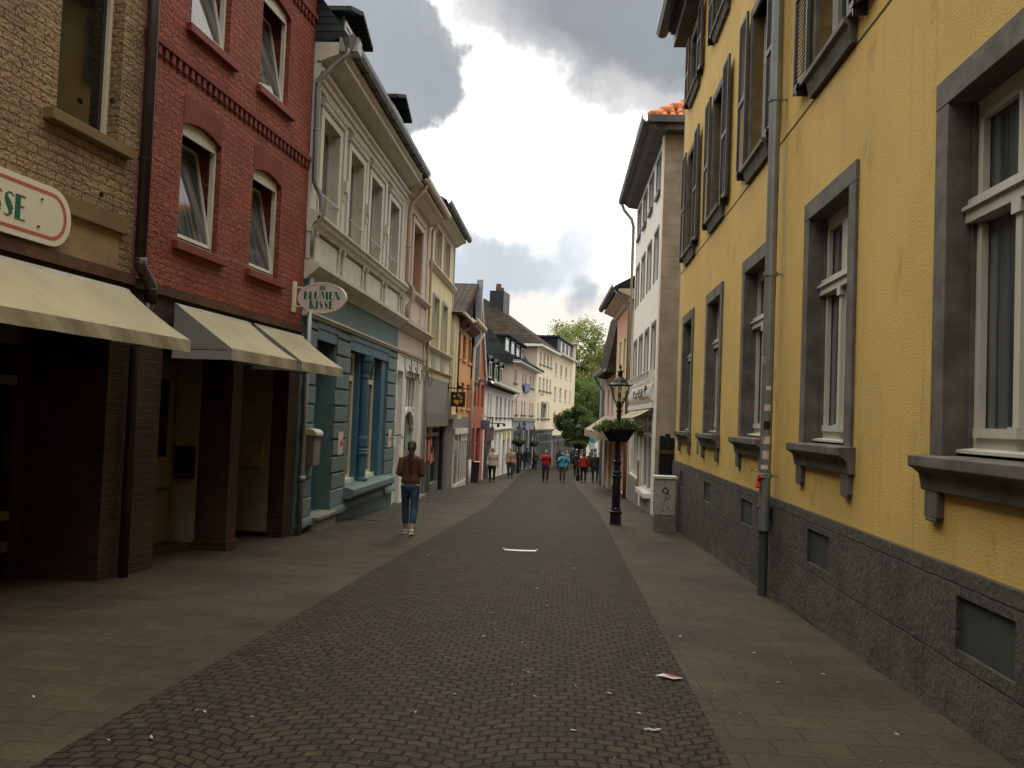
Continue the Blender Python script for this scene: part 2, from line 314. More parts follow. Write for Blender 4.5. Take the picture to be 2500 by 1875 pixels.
# ---------------------------------------------------------------- mesh builder and frames
class Fr:
    """a facade frame: u along the wall away from the camera, w out towards the street, z up"""
    def __init__(s, a, b, side):
        s.a = Vector(a); d = Vector(b)-s.a; s.len = d.length; s.d = d.normalized(); s.side = side
        s.n = Vector((-s.d.y, s.d.x)) * side; s.ang = math.atan2(s.d.y, s.d.x)
    def P(s, u, w, z):
        p = s.a + s.d*u + s.n*w; return Vector((p.x, p.y, z))
    def U(s, px, py, w=0.):
        """wall coordinates seen at a pixel of the photograph"""
        d = ray(px, py); a = s.a + s.n*w; t = a.dot(s.n)/Vector((d.x, d.y)).dot(s.n)
        p = Vector((0, 0, CAM_Z)) + d*t; return (Vector((p.x, p.y))-s.a).dot(s.d), p.z
class Node:
    """the Empty at the base of a thing, with the frame its parts are measured in"""
    def __init__(s, name, fr, u=0., w=0., z=0., label=None, cat=None, group=None, kind=None):
        s.fr = fr; s.o = (u, w, z); o = bpy.data.objects.new(name, None); COL.objects.link(o)
        o.empty_display_size = .2; o.location = fr.P(u, w, z); o.rotation_euler = (0, 0, fr.ang); s.ob = o
        if label: o['label'] = label
        if cat: o['category'] = cat
        if group: o['group'] = group
        if kind: o['kind'] = kind
SPLIT = dict(graffiti=.02, white_plaster=.05, rusticated_block=.06, pilaster=.1, cornice=.02, base_moulding=.02, console=.06, relief_panel=.1, balustrade_pilaster=.15, rough_base_block=.1, lintel=.05, moulded_ledge=.05, brick_pier=.05, blue_pier=.05, wall_hook=.05, door_step=.05, band=.05, black_panel=.1)
def world_fr(ang=0.): return Fr((0, 0), (math.cos(ang), math.sin(ang)), 1)
WF = world_fr()
class MB:
    def __init__(s): s.v = []; s.f = []
    def add(s, vs, fs):
        k = len(s.v); s.v += [tuple(v) for v in vs]; s.f += [tuple(i+k for i in f) for f in fs]; return s
    def box(s, u0, u1, z0, z1, w0, w1):
        v = [(u, w, z) for z in (z0, z1) for w in (w0, w1) for u in (u0, u1)]
        return s.add(v, [(0, 1, 3, 2), (4, 6, 7, 5), (0, 4, 5, 1), (2, 3, 7, 6), (0, 2, 6, 4), (1, 5, 7, 3)])
    def prism(s, poly, w0, w1):
        """poly in (u,z) extruded from w0 to w1"""
        n = len(poly); v = [(a, w0, b) for a, b in poly]+[(a, w1, b) for a, b in poly]
        return s.add(v, [tuple(range(n)), tuple(range(2*n-1, n-1, -1))]+[(i, (i+1) % n, n+(i+1) % n, n+i) for i in range(n)])
    def profile(s, pts, u0, u1):
        """closed (w,z) profile run along u"""
        n = len(pts); v = [(u0, a, b) for a, b in pts]+[(u1, a, b) for a, b in pts]
        return s.add(v, [tuple(range(n)), tuple(range(2*n-1, n-1, -1))]+[(i, (i+1) % n, n+(i+1) % n, n+i) for i in range(n)])
    def quad(s, *p): return s.add(p, [tuple(range(len(p)))])
    def tube(s, pts, r, seg=8, close=True):
        pts = [Vector(p) for p in pts]; n = len(pts); rr = r if isinstance(r, (list, tuple)) else [r]*n
        k0 = len(s.v); ref = None
        for i, p in enumerate(pts):
            t = (pts[min(i+1, n-1)]-pts[max(i-1, 0)]).normalized()
            if ref is None: ref = Vector((0, 0, 1)) if abs(t.z) < .9 else Vector((1, 0, 0))
            a = (ref - t*ref.dot(t)); a = a.normalized() if a.length > 1e-6 else t.orthogonal().normalized(); b = t.cross(a); ref = a
            for j in range(seg):
                an = 2*math.pi*j/seg; s.v.append(tuple(p + (a*math.cos(an)+b*math.sin(an))*rr[i]))
        for i in range(n-1):
            for j in range(seg):
                a = k0+i*seg+j; b = k0+i*seg+(j+1) % seg; s.f.append((a, b, b+seg, a+seg))
        if close: s.f.append(tuple(k0+j for j in range(seg))[::-1]); s.f.append(tuple(k0+(n-1)*seg+j for j in range(seg)))
        return s
    def lathe(s, prof, c=(0, 0, 0), seg=16, rot=0., sx=1., sy=1.):
        k0 = len(s.v)
        for r, z in prof:
            for j in range(seg):
                an = 2*math.pi*j/seg+rot; s.v.append((c[0]+r*math.cos(an)*sx, c[1]+r*math.sin(an)*sy, c[2]+z))
        n = len(prof)
        for i in range(n-1):
            for j in range(seg):
                a = k0+i*seg+j; b = k0+i*seg+(j+1) % seg; s.f.append((a, b, b+seg, a+seg))
        s.f.append(tuple(k0+j for j in range(seg))[::-1]); s.f.append(tuple(k0+(n-1)*seg+j for j in range(seg))); return s
    def ell(s, c, rx, ry, rz, seg=12, rings=7):
        return s.lathe([(max(.001, math.cos(a)), math.sin(a)) for a in [math.pi*(i/(rings-1)-.5) for i in range(rings)]], (0, 0, 0), seg) if False else s._ell(c, rx, ry, rz, seg, rings)
    def _ell(s, c, rx, ry, rz, seg, rings):
        k0 = len(s.v)
        for i in range(rings):
            a = math.pi*(i/(rings-1)-.5); r = max(.02, math.cos(a))
            for j in range(seg):
                an = 2*math.pi*j/seg; s.v.append((c[0]+rx*r*math.cos(an), c[1]+ry*r*math.sin(an), c[2]+rz*math.sin(a)))
        for i in range(rings-1):
            for j in range(seg):
                a = k0+i*seg+j; b = k0+i*seg+(j+1) % seg; s.f.append((a, b, b+seg, a+seg))
        s.f.append(tuple(k0+j for j in range(seg))[::-1]); s.f.append(tuple(k0+(rings-1)*seg+j for j in range(seg))); return s
    def clusters(s, gap):
        n = len(s.v); par = list(range(n))
        def find(a):
            while par[a] != a: par[a] = par[par[a]]; a = par[a]
            return a
        for f in s.f:
            for i in f[1:]: par[find(i)] = find(f[0])
        comp = {}
        for k, f in enumerate(s.f): comp.setdefault(find(f[0]), []).append(k)
        bx = []
        for fs in comp.values():
            ps = [s.v[i] for k in fs for i in s.f[k]]; bx.append([[min(p[c] for p in ps) for c in range(3)], [max(p[c] for p in ps) for c in range(3)], fs])
        ch = True
        while ch:
            ch = False
            for i in range(len(bx)):
                for j in range(i+1, len(bx)):
                    if all(bx[i][0][c]-gap < bx[j][1][c] and bx[j][0][c]-gap < bx[i][1][c] for c in range(3)):
                        bx[i] = [[min(bx[i][0][c], bx[j][0][c]) for c in range(3)], [max(bx[i][1][c], bx[j][1][c]) for c in range(3)], bx[i][2]+bx[j][2]]
                        bx.pop(j); ch = True; break
                if ch: break
        out = []
        for b in bx:
            m = MB(); mp = {}
            for k in b[2]:
                for i in s.f[k]:
                    if i not in mp: mp[i] = len(m.v); m.v.append(s.v[i])
                m.f.append(tuple(mp[i] for i in s.f[k]))
            out.append(m)
        return out
    def build(s, name, mat, node=None, parent=None, bevel=0., smooth=False, fr=None, o=None, recalc=True):
        if name in SPLIT and node:
            r = [m._build(name, mat, node, parent, bevel, smooth, fr, o, recalc) for m in s.clusters(SPLIT[name])]; return r[0]
        return s._build(name, mat, node, parent, bevel, smooth, fr, o, recalc)
    def _build(s, name, mat, node=None, parent=None, bevel=0., smooth=False, fr=None, o=None, recalc=True):
        if node: fr, o = node.fr, node.o
        fr = fr or WF; o = o or (0, 0, 0); sd = fr.side
        me = bpy.data.meshes.new(name); me.from_pydata([(a-o[0], (b-o[1])*sd, c-o[2]) for a, b, c in s.v], [], s.f)
        if recalc:
            import bmesh
            bm = bmesh.new(); bm.from_mesh(me); bmesh.ops.recalc_face_normals(bm, faces=bm.faces); bm.to_mesh(me); bm.free()
        me.materials.append(mat)
        if smooth: me.shade_smooth()
        ob = bpy.data.objects.new(name, me); COL.objects.link(ob)
        if parent is not None: ob.parent = parent
        elif node: ob.parent = node.ob
        else:
            ob.location = fr.P(*o); ob.rotation_euler = (0, 0, fr.ang)
        if bevel:
            md = ob.modifiers.new('bevel', 'BEVEL'); md.width = bevel; md.segments = 2; md.limit_method = 'ANGLE'
        return ob
def holes_wall(mb, u0, u1, z0, z1, holes, depth=.3, w=0.):
    us = sorted({u0, u1, *[h[0] for h in holes], *[h[1] for h in holes]}); zs = sorted({z0, z1, *[h[2] for h in holes], *[h[3] for h in holes]})
    us = [u for u in us if u0 <= u <= u1]; zs = [z for z in zs if z0 <= z <= z1]
    idx = {}
    for i, u in enumerate(us):
        for j, z in enumerate(zs): idx[i, j] = len(mb.v); mb.v.append((u, w, z))
    for i in range(len(us)-1):
        for j in range(len(zs)-1):
            cu, cz = (us[i]+us[i+1])/2, (zs[j]+zs[j+1])/2
            if any(h[0] < cu < h[1] and h[2] < cz < h[3] for h in holes): continue
            mb.f.append((idx[i, j], idx[i+1, j], idx[i+1, j+1], idx[i, j+1]))
    for (a, b, c, d) in [h[:4] for h in holes]:
        c = max(c, z0)
        mb.quad((a, w, c), (a, w-depth, c), (a, w-depth, d), (a, w, d)); mb.quad((b, w, c), (b, w-depth, c), (b, w-depth, d), (b, w, d))
        mb.quad((a, w, d), (b, w, d), (b, w-depth, d), (a, w-depth, d)); mb.quad((a, w, c), (b, w, c), (b, w-depth, c), (a, w-depth, c))
def shell(mb, u0, u1, z0, z1, holes, depth=.3, D=8.):
    """street front with real openings, and the closed body of the house behind it"""
    holes_wall(mb, u0, u1, z0, z1, holes, depth)
    a, b, e = u0, u1, -.6
    mb.quad((a, 0, z0), (a, 0, z1), (a, -D, z1), (a, -D, z0)); mb.quad((b, 0, z0), (b, 0, z1), (b, -D, z1), (b, -D, z0))
    mb.quad((a, 0, z1), (b, 0, z1), (b, -D, z1), (a, -D, z1)); mb.quad((a, -D, z0), (b, -D, z0), (b, -D, z1), (a, -D, z1))
    mb.quad((a, e, z0), (b, e, z0), (b, e, z1), (a, e, z1))
def gable_roof(mb, u0, u1, ze, D, rise, over=.4, front=.4, th=.16, ridge=.5):
    r = -D*ridge; k = rise/(D*ridge+0)
    zf = ze - k*front*.0
    mb.profile([(front, zf), (r, ze+rise), (-D-.3, ze), (-D-.3, ze-th), (r, ze+rise-th), (front, zf-th)], u0-over, u1+over)
def gutter(mb, u0, u1, w, z, r=.075):
    mb.profile([(w-r, z+r*.6), (w-r, z-r*.2), (w-r*.6, z-r*.85), (w, z-r*1.05), (w+r*.6, z-r*.85), (w+r, z-r*.2), (w+r, z+r*.7), (w+r*.85, z+r*.7), (w+r*.8, z-r*.1), (w, z-r*.8), (w-r*.8, z-r*.1), (w-r*.85, z+r*.6)], u0, u1)
def window(node, u0, u1, z0, z1, depth=.2, fm='white', pm='glass', fw=.06, mull=(), trans=(), sill=None, surround=None, name='window', smat='basalt', sw=.12, sd=.03, label=None, back=0.):
    """part window (frame) > pane, sill, surround"""
    m = MB(); w0, w1 = -depth, -depth+.06
    m.box(u0, u0+fw, z0, z1, w0, w1).box(u1-fw, u1, z0, z1, w0, w1).box(u0+fw, u1-fw, z1-fw, z1, w0, w1).box(u0+fw, u1-fw, z0, z0+fw*1.2, w0, w1)
    for t in mull:
        c = u0+(u1-u0)*t; m.box(c-fw*.55, c+fw*.55, z0+fw*1.2, z1-fw, w0, w1+.012)
    for t in trans:
        c = z0+(z1-z0)*t; m.box(u0+fw, u1-fw, c-fw*.6, c+fw*.6, w0, w1+.006)
    wo = m.build(name, MT[fm], node)
    if label: wo['label'] = label
    MB().box(u0+.01, u1-.01, z0+.01, z1-.01, w0-.02-back, w0+.022-back).build('pane', MT[pm], node, wo)
    if sill:
        e, h, o, mt = sill; MB().box(u0-e, u1+e, z0-h, z0, -depth+.05, o).build('sill', MT[mt], node, wo, bevel=.008)
    if surround:
        s = surround; mm = MB().box(u0-s, u0, z0, z1, 0, sd).box(u1, u1+s, z0, z1, 0, sd).box(u0-s, u1+s, z1, z1+s, 0, sd+.004)
        mm.build('surround', MT[smat], node, wo)
    return wo
def tag(o, label, cat, group=None, kind=None):
    if label: o['label'] = label
    if cat: o['category'] = cat
    if group: o['group'] = group
    if kind: o['kind'] = kind
    return o
def text_mb(txt, size, fr_u, fr_z, w, depth=.01, flip=False, plane='uw'):
    cu = bpy.data.curves.new('t', 'FONT'); cu.body = txt; cu.size = size; cu.align_x = 'CENTER'; cu.align_y = 'CENTER'; cu.extrude = depth/2; cu.resolution_u = 2
    to = bpy.data.objects.new('t', cu); COL.objects.link(to); dg = bpy.context.evaluated_depsgraph_get(); me = bpy.data.meshes.new_from_object(to.evaluated_get(dg))
    m = MB(); s = -1 if flip else 1
    m.add([(fr_u+s*v.co.x, w+v.co.z, fr_z+v.co.y) for v in me.vertices], [tuple(p.vertices) for p in me.polygons])
    bpy.data.objects.remove(to); bpy.data.curves.remove(cu); bpy.data.meshes.remove(me); return m

# ---------------------------------------------------------------- ground
YB = [-40, 0, 20, 40, 55, 65, 78, 116, 160, 400, 3000]; ZB = [1.58, 0, -.79, -1.57, -2.12, -2.42, -2.79, -4.1, -5.4, -8, -8]
YL = [-40, 0, 15, 35, 50, 65, 78, 116, 160, 400, 3000]; ZL = [1.4, 0, -.525, -1.225, -1.85, -2.42, -2.79, -4.1, -5.4, -8, -8]
def gz(x, y):
    k = min(1, max(0, (-.5-x)/2.5)); return float(np.interp(y, YB, ZB))*(1-k)+float(np.interp(y, YL, ZL))*k
def ghit(px, py):
    d = ray(px, py); lo, hi = .5, 400.
    for _ in range(50):
        t = (lo+hi)/2; p = Vector((0, 0, CAM_Z))+d*t
        if p.z > gz(p.x, p.y): lo = t
        else: hi = t
    return p
def sheet(xs_of_y, ys, dz):
    m = MB(); n = None
    for y in ys:
        xs = xs_of_y(y); n = len(xs)
        for x in xs: m.v.append((x, y, gz(x, y)+dz))
    for i in range(len(ys)-1):
        for j in range(n-1): a = i*n+j; m.f.append((a, a+1, a+1+n, a+n))
    return m
YS = [-40, -20, -10]+[i*1. for i in range(-5, 160)]+[170, 190, 230, 300, 400]
edgeL = lambda y: float(np.interp(y, [-40, 0, 4.3, 6.8, 10.9, 25.1, 55.9, 78, 116, 160, 400], [-4.4, -2.40, -2.18, -1.97, -1.68, -.60, .54, 1.9, 5.3, 8, 14]))
edgeR = lambda y: float(np.interp(y, [-40, 0, 4.6, 6, 10.1, 24.4, 52.6, 78, 116, 160, 400], [-.9, 1.05, 1.2, 1.3, 1.58, 2.54, 3.79, 6.2, 11.5, 16, 26]))
tag(sheet(lambda y: [-900, -200, -40, -12, -6, -4, -3, -2.5, -2, -1.5, -1, -.5, 0, 1, 3, 6, 12, 40, 200, 900], YS+[700, 2500], -.012).build('ground', plain('ground_earth', (.10, .09, .07), .9), recalc=False), None, None, kind='structure')
tag(sheet(lambda y: [-7, -6, -5, -4, -3, -2.5, -2, -1.5, -1, -.5, 0, 2, 4, 6, 9, 14, 20], YS, 0).build('pavement', slabs(), recalc=False), None, None, kind='structure')
tag(sheet(lambda y: [edgeL(y)+(edgeR(y)-edgeL(y))*t/9 for t in range(10)], YS, .010).build('road', cobble(), recalc=False), None, None, kind='structure')

# ---------------------------------------------------------------- house fronts: frames in plan
RED = Fr((-3.56-.146*22.8, -8), (-3.56, 14.8), -1)
BLU = Fr((-3.56, 14.8), (-3.02, 23.1), -1)
PNK = Fr((-3.02, 23.1), (-2.37, 33.5), -1)
ORA = Fr((-2.37, 33.5), (-1.46, 48), -1)
WHI = Fr((-1.46, 48), (.1, 66), -1)
CRE = Fr((.1, 66), (2.2, 81), -1)
HIP = Fr((2.2, 81), (4.3, 91), -1)
FAR = Fr((4.3, 91), (7.6, 107), -1)
YEL = Fr((1.972, -8), (3.87, 20.75), 1)
R2 = Fr((4.1, 25), (4.57, 33.9), 1)
R3 = Fr((4.57, 33.9), (4.79, 41), 1)
R4 = Fr((4.79, 41), (4.97, 47), 1)
R5 = Fr((5.35, 47.2), (6.6, 66), 1)

def pipe(nd, u, w, z0, z1, r, mat, top=None, bands=(), name='drainpipe', lower=None):
    m = MB(); pts = []
    if top: pts += [(u+top[0], top[1], z1+top[2]), (u+top[0], top[1], z1+top[2]-.12), (u+top[0]*.5, w+(top[1]-w)*.5, z1+top[2]*.35)]
    pts += [(u, w, z1), (u, w, z1-.15), (u, w, z0)]
    m.tube(pts, r, 12)
    for b in bands: m.lathe([(r*1.0, -.03), (r*1.22, -.025), (r*1.22, .025), (r, .03)], (u, w, b), 12); m.box(u-.012, u+.012, b-.01, b+.01, 0, w)
    o = m.build(name, MT[mat], nd, smooth=False); return o

# ================================================================ yellow building (right)
def yellow_building():
    nd = Node('yellow_building', YEL, 28.8, 0, -1.0, 'large yellow stucco building with dark stone window surrounds and louvred shutters along the right side', 'building')
    C = [13.225+3.46*k for k in (-3, -2, -1, 0, 1, 2, 3, 4)]
    holes = [(c-.87, c+.87, 1.42, 3.99) for c in C]+[(c-.6, c+.6, 5.36, 7.55) for c in C]+[(c-.6, c+.6, 8.9, 10.2) for c in C]
    m = MB(); shell(m, -6, 28.8, .74, 10.6, holes, .45, 11); m.build('wall', MT['yellow'], nd)
    # plinth with cellar openings
    G = [(c-.37, c+.37, .24, .575) for c in C]
    p = MB(); holes_wall(p, -6, 28.8, -1.4, .74, G, .1, .045); p.quad((-6, .045, .74), (28.8, .045, .74), (28.8, -.02, .74), (-6, -.02, .74)); p.quad((28.8, .045, .74), (28.8, .045, -1.4), (28.8, -11, -1.4), (28.8, -11, .74))
    pl = p.build('plinth', MT['plinth'], nd)
    for g in G:
        q = MB().box(g[0]+.004, g[1]-.004, g[2]+.004, g[3]-.004, -.02, .018)
        for k in (.35, .65):
            for kz in (.3, .5): x = g[0]+(g[1]-g[0])*k; q.lathe([(.006, 0), (.004, .004)], (x, .019, g[2]+(g[3]-g[2])*kz), 6)
        q.build('cellar_grille', plain('cellar_plate', (.040, .047, .040), .7, .1, var=.3, bump=.4, bs=120), nd, pl)
    for c in C:
        if c < 6: continue
        a, b = c-.87, c+.87; i = .2
        wo = window(nd, a+i, b-i, 1.46, 3.80, .22, 'offwhite', 'glassc', .085, (.5,), (.67,), None, None, label=None)
        s = MB().box(a, a+i, 1.42, 3.80, -.4, .03).box(b-i, b, 1.42, 3.80, -.4, .03).box(a, b, 3.80, 3.99, -.4, .033)
        s.box(a+i-.0, a+i+.03, 1.44, 3.78, -.4, -.13).box(b-i-.03, b-i, 1.44, 3.78, -.4, -.13)
        s.build('surround', MT['basalt'], nd, wo, bevel=.006)
        s = MB().profile([(-.18, 1.44), (.15, 1.425), (.15, 1.35), (.11, 1.33), (.075, 1.30), (.055, 1.19), (-.02, 1.19), (-.02, 1.3), (-.18, 1.3)], a-.07, b+.07)
        s.box(a-.02, a+.19, 1.01, 1.20, -.02, .05).box(b-.19, b+.02, 1.01, 1.20, -.02, .05)
        s.box(a+.0, a+.17, .985, 1.012, -.02, .05).box(b-.17, b+.0, .985, 1.012, -.02, .05)
        s.build('sill', MT['basalt'], nd, wo, bevel=.008)
        # moulded transom, casement bars, central column and white inner sill
        t = MB().box(a+i, b-i, 2.98, 3.06, -.16, -.095).box(a+i, b-i, 3.06, 3.085, -.16, -.07).box(a+i, b-i, 3.11, 3.14, -.16, -.11)
        t.box(c-.035, c+.035, 1.6, 2.98, -.17, -.115).box(c-.055, c+.055, 2.9, 2.98, -.17, -.095).box(c-.055, c+.055, 1.56, 1.63, -.17, -.095)
        for e in (a+i+.085, b-i-.085-.045, c-.085, c+.04): t.box(e, e+.045, 1.62, 2.95, -.19, -.145).box(e, e+.04, 3.15, 3.70, -.19, -.145)
        t.box(a+i+.085, b-i-.085, 1.56, 1.62, -.19, -.13).box(a+i+.085, b-i-.085, 3.655, 3.70, -.19, -.145)
        t.profile([(-.22, 1.50), (-.06, 1.475), (-.06, 1.455), (-.22, 1.455)], a+i+.003, b-i-.003)
        t.build('casement', MT['offwhite'], nd, wo)
    for c in C:
        if c < 10: continue
        for (z0, z1, zs, hs) in ((5.36, 7.55, 5.36, .25), (8.9, 10.2, 8.9, .2)):
            wo = window(nd, c-.6, c+.6, z0, z1, .20, 'offwhite', 'glassc', .07, (.5,), (.68,))
            s = MB().box(c-.72, c-.6, z0, z1, -.36, .035).box(c+.6, c+.72, z0, z1, -.36, .035).box(c-.72, c+.72, z1, z1+.14, -.36, .038)
            s.build('surround', MT['basalt'], nd, wo, bevel=.005)
            s = MB().profile([(-.30, z0), (.13, z0-.01), (.13, z0-.07), (.09, z0-.09), (.06, z0-.2), (.05, z0-hs), (-.02, z0-hs), (-.02, z0-.03)], c-.72, c+.72); s.build('sill', MT['basalt'], nd, wo, bevel=.006)
            for sg in (-1, 1):
                u0 = c+sg*.70 if sg > 0 else c-.70-.56; u1 = u0+.56; w0, w1 = .06, .10; zt = z1+.14; zb = z0-.02
                t = MB().box(u0, u0+.05, zb, zt, w0, w1).box(u1-.05, u1, zb, zt, w0, w1).box(u0+.05, u1-.05, zb, zb+.09, w0, w1).box(u0+.05, u1-.05, zt-.06, zt, w0, w1)
                zm = zb+(zt-zb)*.45; t.box(u0+.05, u1-.05, zm, zm+.07, w0, w1)
                k = zb+.09
                while k < zt-.09:
                    if not (zm-.04 < k < zm+.06): t.profile([(w0+.004, k+.04), (w1-.004, k+.004), (w1-.004, k-.004), (w0+.004, k+.032)], u0+.05, u1-.05)
                    k += .05
                sh = t.build('shutter', MT['shutter'], nd)
                MB().box((u0+u1)/2-.012, (u0+u1)/2+.012, zb-.10, zb+.04, 0, .13).box((u0+u1)/2-.03, (u0+u1)/2+.03, zb-.03, zb-.015, .09, .14).build('shutter_holder', MT['black'], nd, sh)
    MB().box(-6, 28.79, 5.085, 5.105, -.01, .006).build('groove_shadow_line', plain('painted_groove_shadow', (.10, .065, .03), .9), nd)  # thin dark strip: the shadow of the wall groove put into colour
    cn = MB().profile([(-.02, 10.56), (.33, 10.56), (.33, 10.86), (.40, 10.86), (.42, 10.93), (-.02, 10.93)], -6, 28.85); cn.build('cornice', plain('brown_eaves_board', (.075, .055, .052), .6), nd)
    g = MB(); gutter(g, -6, 28.9, .60, 10.95, .15); g.box(-6, 28.88, 10.935, 10.96, .2, .6); g.build('gutter', MT['zincd'], nd)
    r = MB().profile([(.6, 11.0), (-5, 14.6), (-11.3, 11.0), (-11.3, 10.7), (.3, 10.95)], -6, 28.6); r.build('roof', MT['orangetile'], nd)
    pp = pipe(nd, 18.62, .14, .35, 10.9, .068, 'zinc', top=None, bands=(8.2, 5.55, 3.42, 1.0))
    MB().tube([(18.66, .13, -1), (18.66, .13, .42), (18.66, .13, .42), (18.66, .13, .62)], [.058, .058, .085, .085], 12).lathe([(.085, -.02), (.1, -.02), (.1, .02), (.085, .02)], (18.66, .13, .62), 12).lathe([(.06, -.02), (.08, -.02), (.08, .02), (.06, .02)], (18.66, .13, .36), 12).build('standpipe', MT['zincd'], nd, pp)
    for (z, h, wd, mt, an) in ((2.33, .09, .07, 'steel', .2), (2.02, .05, .06, 'signw', -.9), (1.77, .08, .08, 'signp', -.8), (1.55, .10, .08, 'blackp', -.8), (1.38, .09, .08, 'signw', -.8), (1.20, .10, .075, 'signp', -.7), (1.08, .05, .09, 'signw', -.5), (1.42, .05, .05, 'steel', -.2)):
        s = MB(); 
        for k in range(4):
            a0 = an+(k-2)*wd/.07/4; a1 = a0+wd/.07/4; R = .0705
            s.quad(*[(18.62-R*math.cos(a)*-1*-1, .14+R*math.sin(a)*1, zz) for a, zz in ((a0+.9, z), (a1+.9, z), (a1+.9, z+h), (a0+.9, z+h))])
        s.build('sticker', MT[mt], nd, pp)
    s = MB(); s.tube([(18.55, .2, 1.0), (18.60, .225, .94), (18.57, .23, .86)], [.03, .02, .03], 6); s.build('red_tape', MT['red'], nd, pp)
    s = MB(); s.tube([(18.75, .18, 1.03), (18.95, .22, 1.06), (19.1, .20, 1.03)], .007, 5).tube([(18.7, .2, .98), (18.85, .12, .7), (18.95, .06, .55), (18.85, .06, .50)], .003, 5); s.build('cable_tie', MT['blackp'], nd, pp)
    MB().box(25.05, 25.13, 1.02, 1.42, 0, .03).build('wall_conduit', MT['zinc'], nd)
    # strip of joined stone at the far corner
    MB().box(28.8, 28.93, -1.3, 10.55, -.3, .0).build('corner_pipe', MT['zincd'], nd)
yellow_building()

